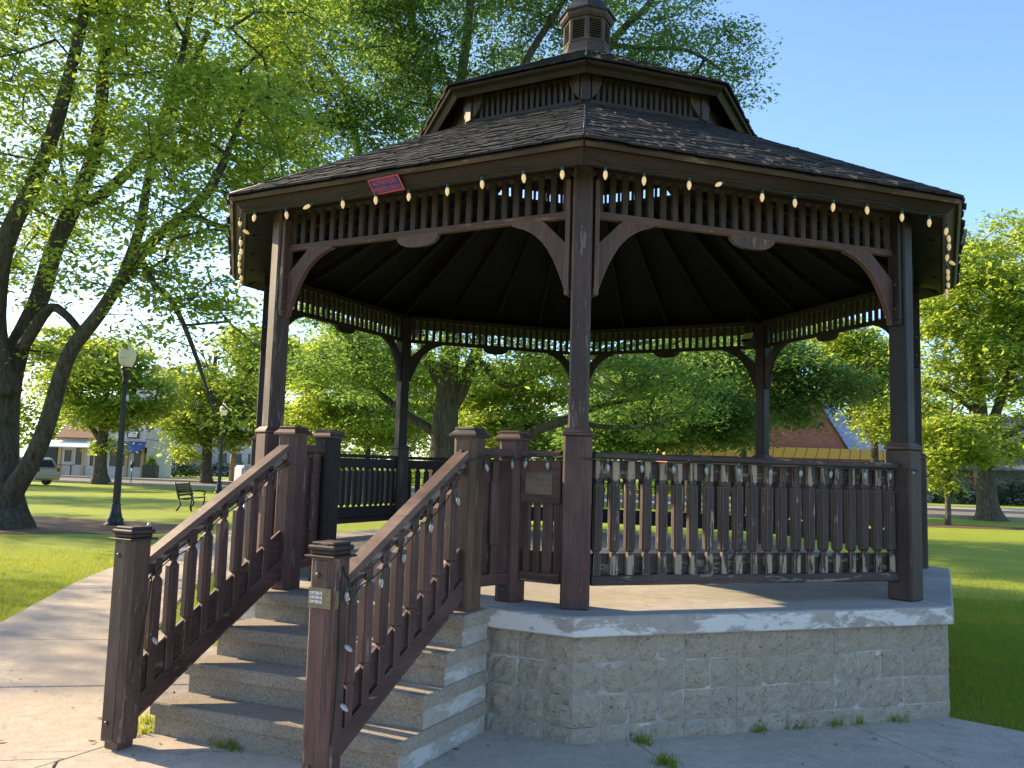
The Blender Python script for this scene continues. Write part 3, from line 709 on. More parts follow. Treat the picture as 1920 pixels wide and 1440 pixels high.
for k in (-2, -1, 0, 1):
    Fk, fh = fascia_frame(k); L = RET*math.sin(R(22.5))
    n = 10
    for i in range(n*4+1):
        u = -L+.03+(2*L-.06)*i/(n*4); sag = -.016*math.sin(math.pi*(i % 8)/8)-.012*math.sin(i*.37+k)
        pts.append(Fk @ Vector((u*.985, -.042+sag+(.02 if k == 0 and i < 6 else 0), .012)))
    for i in range(n):
        j = 2+i*4; u = -L+.03+(2*L-.06)*j/(n*4)+rnd.uniform(-.025, .025); sag = -.016*math.sin(math.pi*(j % 8)/8)-.012*math.sin(j*.37+k)
        odd = rnd.random() < .14
        bl.append((Fk @ Vector((u*.985, -.05+sag, .026)), R(rnd.uniform(-8, 8)) if not odd else R(rnd.choice((-55, 60))), rnd.uniform(0, 6)))
string('string_lights', 'string of warm glowing bulbs along the eave of the roof', pts, bl, bm_w, .84)
pts = []; bl = []
F0 = fframe(0, RP)
for i in range(61):
    u = -HALF-.02+i*(2*HALF+.04)/60; sag = -.014*abs(math.sin(i*.32)); pts.append(F0 @ Vector((u, -.085 if abs(u) < HALF-.12 else -.13, 1.838+sag)))
for i in range(10): bl.append((F0 @ Vector((-1.24+i*.272+rnd.uniform(-.02, .02), -.088, 1.828)), R(rnd.uniform(-7, 7)), rnd.uniform(0, 6)))
bl.append((F0 @ Vector((HALF+.02, -.135, 1.83)), R(62), 1.2))
string('string_lights', 'string of white unlit bulbs under the right hand weathered handrail', pts, bl, bm_c)
F7 = fframe(-1, RP); pts = []; bl = []
P0 = [F7 @ Vector((HALF-.02, -.125, 1.86)), F7 @ Vector((1.22, -.085, 1.842)), F7 @ Vector((1.08, -.082, 1.862)), F7 @ Vector((.98, -.082, 1.82)), SF @ Vector((.95, -OI-.105, 1.835)), SF @ Vector((.91, -.14-.02, 1.83))]
ral = lambda x, y, z: FR_ @ Vector((x, y, zs_(x)+z))
P0 += [ral(L_r-.03, -.07, .80), ral(L_r*.75, -.06, .66), ral(L_r*.55, -.06, .70), ral(L_r*.3, -.06, .67), ral(.1, -.065, .72), ral(0, -.06, .70)]
nw = lambda l, o, z: SF @ Vector((l, -o, z))
P0 += [nw(.782, 1.36, 1.13), nw(.782, 1.42, 1.2), nw(.783, 1.43, 1.0), nw(.783, 1.42, .75), nw(.783, 1.43, .45), nw(.783, 1.45, .28)]
for i in range(len(P0)-1):
    for j in range(4):
        t_ = j/4; pts.append(P0[i].lerp(P0[i+1], t_)-Z*.012*math.sin(math.pi*t_))
pts.append(P0[-1])
fr_ = math.atan2(F7[1][0], F7[0][0])
bl = [(F7 @ Vector((1.22, -.092, 1.83)), R(4), 0), (F7 @ Vector((1.06, -.09, 1.835)), R(16), 1.), (SF @ Vector((.95, -OI-.105, 1.83)), R(3), 0), (SF @ Vector((.905, -.10, 1.80)), R(-22), fr_+1.57)]
for x, z in ((L_r*.86, .66), (L_r*.64, .66), (L_r*.42, .655), (L_r*.24, .66)): bl.append((ral(x, -.07, z), R(rnd.uniform(-18, 18)), rnd.uniform(0, 6)))
bl += [(nw(.80, 1.40, 1.09), R(6), 0), (nw(.80, 1.42, .80), R(-62), fr_+1.57), (nw(.80, 1.43, .50), R(-58), fr_+1.57)]
string('string_lights', 'string of white unlit bulbs running down the right hand stair rail', pts, bl, bm_c)
pts = [FL_ @ Vector((x, -.06, zs_(x)+.70+.02*math.sin(x*14))) for x in [i*L_l/16 for i in range(17)]]
pts = [nw(-.73, 1.44, .55), nw(-.732, 1.40, .8), nw(-.735, 1.37, 1.05)]+pts
bl = [(nw(-.725, 1.36, .66), R(-50), fr_+1.57), (FL_ @ Vector((.05, 0.06, zs_(.05)+.95)), R(150), 0), (FL_ @ Vector((L_l*.92, .05, zs_(L_l*.92)+.6)), R(6), 0)]
string('string_lights', 'string of white unlit bulbs on the left hand stair rail', pts, bl, bm_c)
# electrical cabinet by the left post and a floodlight under the roof
lp = octv(RP, -1, 0); M_box = plain('white_enamel', (.45, .46, .45), .45)
eb = empty('electrical_box', (lp.x-.19, lp.y-.02, 1.46)); tag(eb, 'white electrical box mounted beside the left gazebo post', 'electrical box'); rot = Matrix.Rotation(R(-45), 4, 'Z')
q = MB(); q.box((0, 0, .13), (.17, .14, .24), rot, .01); q.build('cabinet', M_box, eb); q = MB(); q.box((0, -.075, .13), (.15, .012, .21), rot, .004); q.build('door', M_box, eb)
MB().tube([(0.0, 0, 0), (0, 0, -.6)], .018, 8).build('conduit', M_box, eb); MB().box((.05, -.085, .13), (.02, .014, .04), rot, .003).build('latch', M_bolt, eb); MB().box((.12, .12, .15), (.16, .04, .05), rot, .003).build('mounting_bar', M_bolt, eb)
fp = octv(RP-.32, 3, 3.62); fl_ = empty('floodlight', fp); tag(fl_, 'small square floodlight hanging under the far right eave', 'floodlight')
fm = Matrix.Rotation(R(135), 4, 'Z') @ Matrix.Rotation(R(35), 4, 'X')
M_lens = plain('floodlight_lens', (.5, .5, .25), .15, 0, .6)
q = MB(); q.prism([(-.09, .05), (.09, .05), (.05, -.06), (-.05, -.06)], .16, fm); q.build('housing', M_black, fl_)
MB().box((0, .083, 0.05), (.15, .012, .10), fm, .003).build('lens', M_lens, fl_); MB().beam((0, 0, .03), (0, 0, .36), .03, .03, (1, 0, 0)).build('bracket_arm', M_black, fl_)

# ------------------------------------------------------------------ street furniture and buildings
def lamp_post(loc, label, rz=0.):
    o = empty('street_lamp', loc); tag(o, label, 'street lamp', 'black globe street lamps in the park')
    q = MB(); q.lathe([(.27, -.05), (.27, .03), (.22, .06), (.20, .13), (.21, .16), (.17, .22), (.135, .36), (.115, .5), (.12, .54), (.10, .58)], 16); q.build('base', M_black, o)
    q = MB(); n = 16; vs = []; fs = []
    for z, r in ((.56, .095), (3.75, .062)):
        for i in range(2*n): a = math.pi*i/n; rr_ = r*(1 if i % 2 else .88); vs.append((rr_*math.cos(a), rr_*math.sin(a), z))
    for i in range(2*n): fs.append((i, (i+1) % (2*n), 2*n+(i+1) % (2*n), 2*n+i))
    q.add(vs, fs); q.build('pole', M_black, o)
    q = MB(); q.lathe([(.07, 3.74), (.085, 3.78), (.07, 3.83), (.075, 3.92), (.10, 3.97), (.11, 4.02), (.095, 4.05), (.135, 4.10), (.145, 4.15), (.12, 4.18)], 16); q.build('collar', M_black, o)
    g = MB(); g.lathe([(.12, 4.17), (.175, 4.28), (.215, 4.42), (.222, 4.52), (.205, 4.61), (.15, 4.68), (.095, 4.72), (.075, 4.77), (.07, 4.86)], 20); go = g.build('globe', M_globe, o)
    q = MB(); q.lathe([(.078, 4.855), (.075, 4.89), (.03, 4.91), (.02, 4.95), (.026, 4.97), (.012, 5.0)], 12); q.build('finial', M_black, go)
    MB().box((.085, 0, 3.35), (.05, .07, .16), I4, .01).build('sensor', M_white, o)
N_ = NT('frosted_globe'); N_.fin((.8, .8, .74), .3); M_globe = N_.m; t_ = N_.n('BsdfTranslucent'); t_.inputs[0].default_value = (.8, .8, .74, 1); mx_ = N_.n('MixShader'); mx_.inputs[0].default_value = .5; N_.l(N_.p.outputs[0], mx_.inputs[1]); N_.l(t_.outputs[0], mx_.inputs[2]); N_.l(mx_.outputs[0], N_.o.inputs[0])
lamp_post(gnd(215, 985, GZ), 'black fluted lamp post with a frosted globe beside the big left tree')
lamp_post(gnd(410, 925, GZ), 'distant black lamp post behind the park bench')

def bench(loc, rz):
    o = empty('park_bench', loc, rz); tag(o, 'black slatted metal park bench on the left lawn', 'bench'); L = 1.5
    for i in range(5): MB().box((0, .06+i*.095, .44-.006*i), (L, .085, .03), I4, .006).build('seat_slat', M_black, o)
    for i in range(5): MB().box((0, .50+i*.025, .54+i*.088), (L, .028, .078), Matrix.Identity(4), .005).build('back_slat', M_black, o)
    for s in (-1, 1):
        x = s*(L/2-.06)
        q = MB(); q.tube([(x, .02, .0), (x, .06, .2), (x, .02, .43), (x, .25, .41), (x, .46, .42), (x, .40, .2), (x, .53, 0)], .032, 6); q.tube([(x, .46, .42), (x, .52, .6), (x, .63, .98)], .032, 6); q.build('side_frame', M_black, o)
        q = MB(); q.tube([(x, .52, .66), (x, .3, .68), (x, .08, .66), (x, .0, .60), (x, .04, .53), (x, .10, .55)], .026, 6); q.tube([(x, .04, .53), (x, .05, .43)], .016, 6); q.build('armrest', M_black, o)
bench(gnd(372, 957, GZ), R(97))
def meter(loc):
    o = empty('parking_meter', loc); tag(o, 'grey parking meter at the kerb in front of the white shop', 'parking meter')
    MB().tube([(0, 0, -.1), (0, 0, 1.1)], .03, 8).build('pole', M_black, o); MB().lathe([(.05, 1.08), (.1, 1.16), (.11, 1.3), (.1, 1.42), (.06, 1.5), (.02, 1.52)], 12).build('head', M_black, o); MB().box((0, -.09, 1.38), (.1, .05, .09), I4, .01).build('window', M_white, o)
meter(gnd(245, 909, GZ))
M_wood = wood('pole_wood', (.33, .25, .16), True, .7)
q = gnd(433, 905, GZ); o = empty('wooden_post', q); tag(o, 'pale wooden utility post by the far road', 'post'); MB().tube([(0, 0, -.2), (.02, 0, 1.8), (.05, .02, 3.5)], [.2, .19, .17], 10).build('shaft', M_wood, o); MB().lathe([(.16, 3.49), (.1, 3.56), (.01, 3.6)], 10, T(.05, .02, 0)).build('cap', M_wood, o)

M_sidg = plain('pale_siding', (.55, .56, .60), .7, sc=2); M_cream = plain('cream_wall', (.62, .60, .58), .7, sc=2); M_ytrim = plain('yellow_trim', (.52, .40, .2), .7)
M_glass = plain('dark_window', (.03, .035, .045), .12, 0, .6); M_blue = plain('blue_awning', (.05, .10, .30), .7); M_tile = plain('brown_tile', (.26, .13, .075), .8, sc=5, var=.3)
def slopebox(mb, P, th=.12):              # four points of a roof plane, thickened downwards
    vs = [Vector(p) for p in P]; vs += [v-Z*th for v in vs]; mb.add(vs, [(0, 1, 2, 3), (4, 7, 6, 5), (0, 4, 5, 1), (1, 5, 6, 2), (2, 6, 7, 3), (3, 7, 4, 0)], orient=1)
# white shop with blue awning
YS = 60.; a_, b_ = at(106, 897, YS), at(268, 893, YS); X0, X1 = a_.x, b_.x; W = X1-X0
shop = empty('corner_shop', (X0, YS, GZ)); tag(shop, 'low white corner shop with blue awning and brown tiled roof', 'building')
MB().box((W/2, 2.5, 1.65), (W, 5, 3.3), I4, .02).build('wall', M_cream, shop)
q = MB(); slopebox(q, [(-.3, -.3, 3.35), (W*.45, -.3, 3.35), (W*.45, 2.6, 5.3), (-.3, 2.6, 5.3)]); slopebox(q, [(-.3, 5.3, 3.35), (W*.45, 5.3, 3.35), (W*.45, 2.6, 5.3), (-.3, 2.6, 5.3)]); q.build('tiled_roof', M_tile, shop)
q = MB(); slopebox(q, [(-1.1, -1.4, 2.55), (W*.46, -1.4, 2.55), (W*.42, -.02, 3.1), (-.7, -.02, 3.1)], .08); q.build('porch_roof', M_white, shop)
q = MB(); slopebox(q, [(W*.55, -1.1, 2.35), (W+.15, -1.1, 2.35), (W+.15, -.02, 3.15), (W*.55, -.02, 3.15)], .06); q.box(((W*.55+W+.15)/2, -1.1, 2.28), (W*.45+.15, .05, .2)); q.build('awning', M_blue, shop)
for x in (.02, .30, .55, .80, .985): MB().box((W*x, -.06, 1.3), (.28, .12, 2.6), I4, .02).build('pilaster', M_ytrim, shop)
for x0, w_, z0, h in ((.07, .75, 1.25, 1.), (.2, .95, 1.0, 1.7), (.37, .95, .95, 1.7), (.60, 1.1, .95, 1.6), (.72, .5, 1., 1.5), (.88, 1.2, .95, 1.7)):
    wd = MB().box((W*x0+w_/2, -.03, z0+h/2), (w_, .06, h), I4, .01).build('window', M_glass, shop)
    q = MB()
    for dx in (-w_/2, w_/2): q.box((W*x0+w_/2+dx, -.05, z0+h/2), (.07, .08, h+.1))
    q.box((W*x0+w_/2, -.055, z0-.03), (w_, .09, .07)); q.build('frame', M_white, wd)
sgn = MB().box((W*.86, -.12, 3.75), (1.0, .1, .7), I4, .01).build('shop_sign', M_black, shop); MB().box((W*.86, -.18, 3.75), (.8, .03, .5)).build('sign_panel', M_white, sgn)
MB().box((W*.72, 2.5, 3.75), (W*.56, 5, .9), I4, .02).build('parapet', M_cream, shop); MB().box((W*.7, 2.5, 3.335), (W*.60, 5.2, .07)).build('cornice', M_white, shop)
MB().box((-1.0, .6, 1.25), (1.9, 1.4, 2.6), I4, .02).build('shed', M_black, shop)
MB().beam((-1.0, -1.3, 0), (-1.0, -1.3, 2.5), .08, .08, (1, 0, 0)).build('porch_post', M_white, shop); 
q = MB(); q.box((W*.11, -.7, .98), (1.9, .6, .06)); 
for dx in (-.8, .8): q.box((W*.11+dx, -.7, .5), (.08, .08, 1.))
q.build('counter', M_black, shop)
# planter bins at the shop corner
for px, lab in ((281, 'dark planter box with a shrub at the right corner of the shop'),):
    p = at(px, 897, YS-1.5); o = empty('planter_box', (p.x, YS-1.5, GZ)); tag(o, lab, 'planter'); MB().box((0, 0, .6), (1.1, .8, 1.2), I4, .03).build('box', M_black, o); PLANTER = o
# pale apartment building behind
YB = 84.; p0, p1, p2 = at(225, 880, YB), at(345, 880, YB), at(520, 880, YB)
ap = empty('apartment_building', (p0.x, YB, GZ)); tag(ap, 'large pale grey sided building behind the corner shop', 'building'); W1 = p1.x-p0.x; W2 = p2.x-p0.x
q = MB(); q.prism([(0, 0), (W1, 0), (W1, 8.5), (W1/2, 12.2), (0, 8.5)], 14, I4, 7); q.build('gable_wing', M_sidg, ap)
q = MB(); slopebox(q, [(-.4, -.4, 8.4), (W1/2, -.4, 12.5), (W1/2, 14.2, 12.5), (-.4, 14.2, 8.4)], .25); slopebox(q, [(W1+.4, -.4, 8.4), (W1/2, -.4, 12.5), (W1/2, 14.2, 12.5), (W1+.4, 14.2, 8.4)], .25); q.build('roof', plain('grey_shingle', (.2, .2, .22), .8), ap)
MB().box(((W1+W2)/2+.02, 9, 3.1), (W2-W1, 10, 6.2), I4, .02).build('long_wing', M_cream, ap); MB().box(((W1+W2)/2, 9, 6.3), (W2-W1+.3, 10.4, .2)).build('flat_roof', M_white, ap)
for x in (.18, .42, .66, .86):
    for z in (1.6, 4.6, 7.4):
        wd = MB().box((W1*x, -.03, z+.7), (.9, .1, 1.4), I4, .01).build('window', M_glass, ap); MB().box((W1*x, -.06, z-.06), (1.1, .12, .1)).build('sill', M_white, wd)
for i in range(6):
    for z in (1.4, 4.1):
        x = W1+(W2-W1)*(i+.5)/6; wd = MB().box((x, 3.97, z+.6), (1., .1, 1.2), I4, .01).build('window', M_glass, ap); MB().box((x, 3.94, z-.06), (1.2, .12, .1)).build('sill', M_white, wd)

# brick gabled building on the right
def brick_mat(name, c1, c2, mo, sc):
    N = NT(name); b = N.n('TexBrick'); b.inputs['Color1'].default_value = (*c1, 1); b.inputs['Color2'].default_value = (*c2, 1); b.inputs['Mortar'].default_value = (*mo, 1); b.inputs['Scale'].default_value = sc; b.inputs['Mortar Size'].default_value = .012
    mp = N.n('Mapping'); mp.inputs['Rotation'].default_value = (R(90), 0, 0); N.l(N.tc.outputs['Object'], mp.inputs[0]); N.l(mp.outputs[0], b.inputs[0])
    return N.fin(b.outputs[0], .9, b.outputs[1], -.3, .01)
M_brick = brick_mat('red_brick', (.30, .10, .075), (.38, .15, .11), (.3, .2, .17), 2.2)
def yellow_mat():
    N = NT('yellow_mural_board'); wv = N.n('TexWave'); wv.inputs['Scale'].default_value = .35; wv.inputs['Distortion'].default_value = 6; wv.inputs['Detail'].default_value = 1; wv.inputs['Detail Scale'].default_value = .5; N.l(N.co((1, 1, 2.2)), wv.inputs[0])
    v = N.n('TexVoronoi'); v.inputs['Scale'].default_value = .9; N.l(N.co((1, 1, 1.2)), v.inputs[0])
    c = N.mix(N.ramp(wv.outputs[1], .965, .99), (.62, .36, .085), (.30, .13, .04)); c = N.mix(N.ramp(v.outputs[0], .14, .10), c, (.05, .05, .03)); return N.fin(c, .7)
YK = 66.; k0, k1, k2, k3 = at(1380, 842, YK), at(1590, 842, YK), at(1660, 842, YK), at(1420, 862, YK); zb_ = k1.z-GZ
bk_ = empty('brick_building', (k0.x, YK, GZ)); tag(bk_, 'red brick steep gabled building with yellow painted band', 'building'); WB = k1.x-k0.x; WE = k2.x-k0.x; rise = 1.62
MB().box((WE/2-3, 5, (zb_-.9)/2), (WE+6, 10, zb_-.9), I4, .02).build('ground_floor', M_brick, bk_)
MB().box((WE/2-3, 4.9, zb_-.45), (WE+6.5, 10.4, .898), I4, .02).build('yellow_band', yellow_mat(), bk_)
ax = WB-7.; q = MB(); q.prism([(ax-7, zb_), (WB, zb_), (ax, zb_+7*rise)], 9, I4, 4.8); q.build('gable_wall', M_brick, bk_)
M_slate = plain('pale_slate', (.42, .42, .50), .6, sc=3)
q = MB(); slopebox(q, [(WB+.15, .15, zb_-.02), (ax, .15, zb_+7*rise+.2), (ax, 9.6, zb_+7*rise+.2), (WB+.15, 9.6, zb_-.02)], .22); slopebox(q, [(ax-7.15, .15, zb_-.02), (ax, .15, zb_+7*rise+.2), (ax, 9.6, zb_+7*rise+.2), (ax-7.15, 9.6, zb_-.02)], .22); q.build('roof', plain('dark_roof', (.09, .08, .08), .8), bk_)
wg = MB(); slopebox(wg, [(WB-4, 2.2, zb_+.02), (WE+1.2, 2.2, zb_+.02), (WE-3.5, 8.6, zb_+5.6), (WB-4, 8.6, zb_+5.6)], .2); slopebox(wg, [(WE+1.2, 2.2, zb_+.02), (WE+1.2, 12, zb_+.02), (WE-3.5, 8.6, zb_+5.6), (WE-3.4, 8.61, zb_+5.6)], .2); wo = wg.build('wing_roof', M_slate, bk_)
for r in range(14):
    y = 2.2+6.4*r/14; z = zb_+.02+5.6*r/14; MB().box(((WB-4+WE-1-r*.32)/2+.2, y, z+.03), (WE-WB+2.6-r*.32, .05, .03)).build('slate_course', M_slate, wo)
ch = MB().box((WE-.9, 5., zb_+3.5), (.9, .9, 3.), I4, .02).build('chimney', M_brick, bk_); MB().box((WE-.9, 5., zb_+2.0), (1.3, 1.3, .5), I4, .02).build('chimney_base', M_white, ch)
# porch house at the far right
YH = 67.; h0, h1 = at(1735, 945, YH), at(1990, 945, YH)
ho = empty('porch_house', (h0.x, YH, GZ)); tag(ho, 'shaded house with brick porch pillars beyond the right hand road', 'building'); WH = h1.x-h0.x
MB().box((WH/2, 6.5, 2.6), (WH, 7, 5.2), I4, .02).build('wall', plain('grey_house', (.22, .21, .2), .8), ho)
q = MB(); slopebox(q, [(-.6, 0, 3.0), (WH+.6, 0, 3.0), (WH+.6, 3.2, 4.0), (-.6, 3.2, 4.0)], .15); slopebox(q, [(-.4, 2.6, 5.2), (WH+.4, 2.6, 5.2), (WH+.4, 6.5, 8), (-.4, 6.5, 8)], .15); slopebox(q, [(-.4, 10.4, 5.2), (WH+.4, 10.4, 5.2), (WH+.4, 6.5, 8), (-.4, 6.5, 8)], .15); q.build('roof', plain('house_roof', (.12, .12, .13), .8), ho)
for x in (at(1760, 945, YH).x-h0.x, at(1775, 945, YH).x-h0.x+2.6, WH-.6): MB().box((x, .3, 1.45), (.55, .55, 3.1), I4, .02).build('porch_pillar', M_brick, ho)
MB().box((WH/2, 1.7, .25), (WH, 2.8, .5), I4, .02).build('porch_floor', M_walk, ho)
for i in range(4): MB().box((at(1742, 945, YH).x-h0.x, -.1-.3*(3-i)+.0, .06+.12*i), (1.9, .3, .12), I4, .01).build('porch_step', M_walk, ho)
wd = MB().box((WH*.3, 2.97, 2.), (1.2, .1, 1.5)).build('window', M_glass, ho); MB().box((WH*.3, 2.93, 1.2), (1.4, .12, .1)).build('sill', M_white, wd); MB().box((WH*.55, 2.97, 1.5), (1., .1, 2.1)).build('door', M_black, ho)
def picket(px, py, Y, n, h, pitch, mat, name, label, cat, wdt):
    p = at(px, py, Y); o = empty(name, (p.x, Y, GZ)); tag(o, label, cat)
    for i in range(n): MB().prism([(i*pitch, 0.05), (i*pitch+wdt, .05), (i*pitch+wdt, h), (i*pitch+wdt/2, h+.06), (i*pitch, h)], .025).build('picket', mat, o)
    for z in (.25, h-.25): MB().box((n*pitch/2, .03, z), (n*pitch, .04, .09)).build('fence_rail', mat, o)
picket(1818, 945, YH-3.5, 7, 1.0, .14, M_white, 'white_gate', 'small white picket gate behind the right hand tree trunk', 'gate', .1)
picket(1848, 945, YH-3.4, 11, 1.9, .16, M_wood, 'wooden_fence', 'pale tall board fence right of the big right trunk', 'fence', .15)

# parked car half hidden by the left trunk
def car(loc, rz):
    o = empty('parked_car', loc, rz); tag(o, 'beige parked estate car half hidden behind the left tree trunk', 'car'); M_car = plain('beige_car_paint', (.42, .37, .29), .25, .2, .6, .03)
    prof = [(-2.2, .35), (-2.28, .62), (-2.22, .95), (-2.05, 1.02), (-1.75, 1.52), (-1.45, 1.62), (.1, 1.62), (.75, 1.12), (1.0, 1.02), (1.95, .92), (2.2, .72), (2.25, .4), (2.2, .3), (-2.15, .3)]
    vs = []; n = len(prof)
    for y, k, in ((-.88, 0), (-.92, 1), (.92, 1), (.88, 0)):
        for x, z in prof:
            tt = max(0, (z-1.0)/.62); yy = y*(1-.17*tt); vs.append((x*(.985 if not k else 1), yy, (z-.02 if not k and z > .8 else z)))
    fs = [tuple(range(n)), tuple(reversed(range(3*n, 4*n)))]+[(j*n+i, (j+1)*n+i, (j+1)*n+(i+1) % n, j*n+(i+1) % n) for j in range(3) for i in range(n)]
    MB().add(vs, fs).build('body', M_car, o)
    for s in (-1, 1):
        for pts in ([(-1.72, 1.05), (-1.62, 1.48), (-.85, 1.53), (-.85, 1.05)], [(-.78, 1.05), (-.78, 1.53), (.06, 1.53), (.58, 1.05)]):
            vs = []
            for off in (.0, .02):
                for x, z in pts: vs.append((x, s*(.925*(1-.17*max(0, (z-1.)/.62))+off-.008), z))
            MB().add(vs, [(0, 1, 2, 3), (7, 6, 5, 4), (0, 4, 5, 1), (1, 5, 6, 2), (2, 6, 7, 3), (3, 7, 4, 0)], orient=1).build('side_window', M_glass, o)
        MB().box((-2.17, s*.74, .88), (.16, .26, .22), I4, .03).build('tail_light', plain('tail_red', (.3, .02, .02), .2), o); MB().box((2.1, s*.68, .72), (.2, .34, .16), I4, .04).build('headlight', M_white, o)
        for x in (-1.35, 1.35):
            wm = T(x, s*.82, .32) @ Matrix.Rotation(R(90), 4, 'X'); ty = MB().lathe([(.21, -.1), (.31, -.105), (.325, -.06), (.325, .06), (.31, .105), (.21, .1)], 22, wm).build('wheel', M_black, o)
            rim = MB(); rim.lathe([(.21, -.085), (.205, .085)], 22, wm)
            for i in range(5): rim.box((0.1, 0, s*-.09), (.2, .05, .02), wm @ Matrix.Rotation(R(72*i), 4, 'Z'), .004)
            rim.build('rim', plain('alloy', (.5, .5, .5), .3, .8), ty)
    MB().add([(-2.06, -.68, 1.06), (-2.06, .68, 1.06), (-1.8, .62, 1.46), (-1.8, -.62, 1.46)], [(0, 1, 2, 3)]).build('rear_window', M_glass, o)
    MB().box((-2.28, 0, .5), (.12, 1.7, .22), I4, .04).build('bumper', M_car, o)
cp = gnd(70, 911, GZ); car((cp.x-2.1, cp.y+1.2, GZ+.012), math.atan2(rd.y, rd.x)+math.pi)

# ------------------------------------------------------------------ trees
def np_mesh(name, verts, quads, mat, smooth=False):
    me = bpy.data.meshes.new(name); nv, nf = len(verts), len(quads); k = quads.shape[1]
    me.vertices.add(nv); me.vertices.foreach_set('co', verts.astype(np.float32).ravel())
    me.loops.add(nf*k); me.loops.foreach_set('vertex_index', quads.astype(np.int32).ravel())
    me.polygons.add(nf); me.polygons.foreach_set('loop_start', (np.arange(nf)*k).astype(np.int32))
    if smooth: me.polygons.foreach_set('use_smooth', np.ones(nf, bool))
    me.update(calc_edges=True); me.materials.append(mat); return me
def unit(a): return a/np.maximum(np.linalg.norm(a, axis=-1, keepdims=True), 1e-9)
def leaves(P, rg, L, W, droop=.25, tilt=.6):
    n = len(P); th = rg.uniform(0, 2*np.pi, n)
    ax = unit(np.stack([np.cos(th), np.sin(th), rg.normal(-droop, .35, n)], -1)); up = unit(np.stack([rg.normal(0, tilt, n), rg.normal(0, tilt, n), np.ones(n)], -1))
    sd = unit(np.cross(ax, up)); nr = np.cross(sd, ax); s = np.clip(rg.lognormal(-.08, .32, (n, 1)), .4, 1.8); l = L*s; w_ = W*s*rg.uniform(.75, 1.2, (n, 1))
    V = np.stack([P, P+ax*l*.45+sd*w_/2-nr*l*.04, P+ax*l-nr*l*.10, P+ax*l*.45-sd*w_/2-nr*l*.04], 1).reshape(-1, 3)
    return V, np.arange(4*n).reshape(-1, 4)
def grow(limbs, lobes, N, rg, step=.55):
    """limbs: list of [(x,y,z,r)...]; attractors in lobes join the nearest limb through curved branches"""
    pos = []; par = []; isl = []
    for lb in limbs:
        for i in range(len(lb)-1):
            a, b = np.array(lb[i][:3]), np.array(lb[i+1][:3]); k = max(2, int(np.linalg.norm(b-a)/.5))
            for j in range(k):
                pos.append(a+(b-a)*j/k); par.append(-1); isl.append(1)
    zmin = min(min(l[2] for l in lb) for lb in limbs)+1.6
    nl0 = len(pos); okl = np.array([p[2] > zmin for p in pos])
    wts = np.array([l[3]*l[4]*l[5] for l in lobes])**.85; wts /= wts.sum(); A = []
    for l, w_ in zip(lobes, wts):
        n = max(3, int(round(N*w_))); d = unit(rg.normal(size=(n, 3))); r = rg.uniform(.25, 1, (n, 1))**(1/2.2)
        A.append(np.array(l[:3])+d*r*np.array(l[3:6]))
    A = np.concatenate(A); cap = len(pos)+len(A)*14; PP = np.full((cap, 3), 1e6); PP[:nl0] = pos; PP[:nl0][~okl] = 1e6; par = list(par); n = nl0
    d0 = np.array([np.min(((PP[:nl0]-a)**2).sum(1)) for a in A]); order = np.argsort(d0); tips = []
    for ai in order:
        a = A[ai]; dv = PP[:n]-a; dd = (dv**2).sum(1)+np.maximum(dv[:, 2], 0)**2*1.5; j = int(np.argmin(dd)); b = PP[j].copy(); d = a-b; L = np.linalg.norm(d)
        k = min(12, max(1, int(L/step))); mid = (a+b)/2+rg.normal(0, .10*L, 3)+np.array([0, 0, .10*L]); prev = j; seg = []
        for q in range(1, k+1):
            t = q/k; p = (1-t)**2*b+2*t*(1-t)*mid+t*t*a; PP[n] = p; par.append(prev); prev = n; seg.append(n); n += 1
        tips.append((prev, a, seg))
    cnt = np.zeros(n); 
    for tp_, a, sg in tips: cnt[tp_] += 1
    for i in range(n-1, nl0-1, -1):
        if par[i] >= 0: cnt[par[i]] += cnt[i]
    P = PP[:n].copy(); P[:nl0] = pos; ids = np.arange(nl0, n); pa = np.array(par)[ids]
    rad = np.maximum(.008, .0125*cnt**.47); r1 = rad[ids]; r0 = np.where(pa < nl0, r1*1.15, np.minimum(rad[pa], r1*1.6))
    return P, ids, pa, r0, r1, tips
def cones(P0, P1, r0, r1, k):
    d = unit(P1-P0); ref = np.where(np.abs(d[:, 2:3]) < .9, np.array([[0, 0, 1.]]), np.array([[1., 0, 0]])); x = unit(np.cross(d, ref)); y = np.cross(d, x)
    an = np.arange(k)*2*np.pi/k; c, s = np.cos(an), np.sin(an); ring_ = x[:, None]*c[None, :, None]+y[:, None]*s[None, :, None]
    V = np.concatenate([P0[:, None]+ring_*r0[:, None, None], P1[:, None]+ring_*r1[:, None, None]], 1).reshape(-1, 3)
    i = np.arange(k); q = np.stack([i, (i+1) % k, (i+1) % k+k, i+k], -1); Q = (np.arange(len(P0))[:, None, None]*2*k+q[None]).reshape(-1, 4)
    return V, Q
def smooth_limb(lb, sub=5):
    pts = [np.array(p, float) for p in lb]; out = []
    for i in range(len(pts)-1):
        p0, p1, p2, p3 = pts[max(i-1, 0)], pts[i], pts[i+1], pts[min(i+2, len(pts)-1)]
        for j in range(sub):
            t = j/sub; out.append(.5*((2*p1)+(-p0+p2)*t+(2*p0-5*p1+4*p2-p3)*t*t+(-p0+3*p1-3*p2+p3)*t**3))
    return out+[pts[-1]]
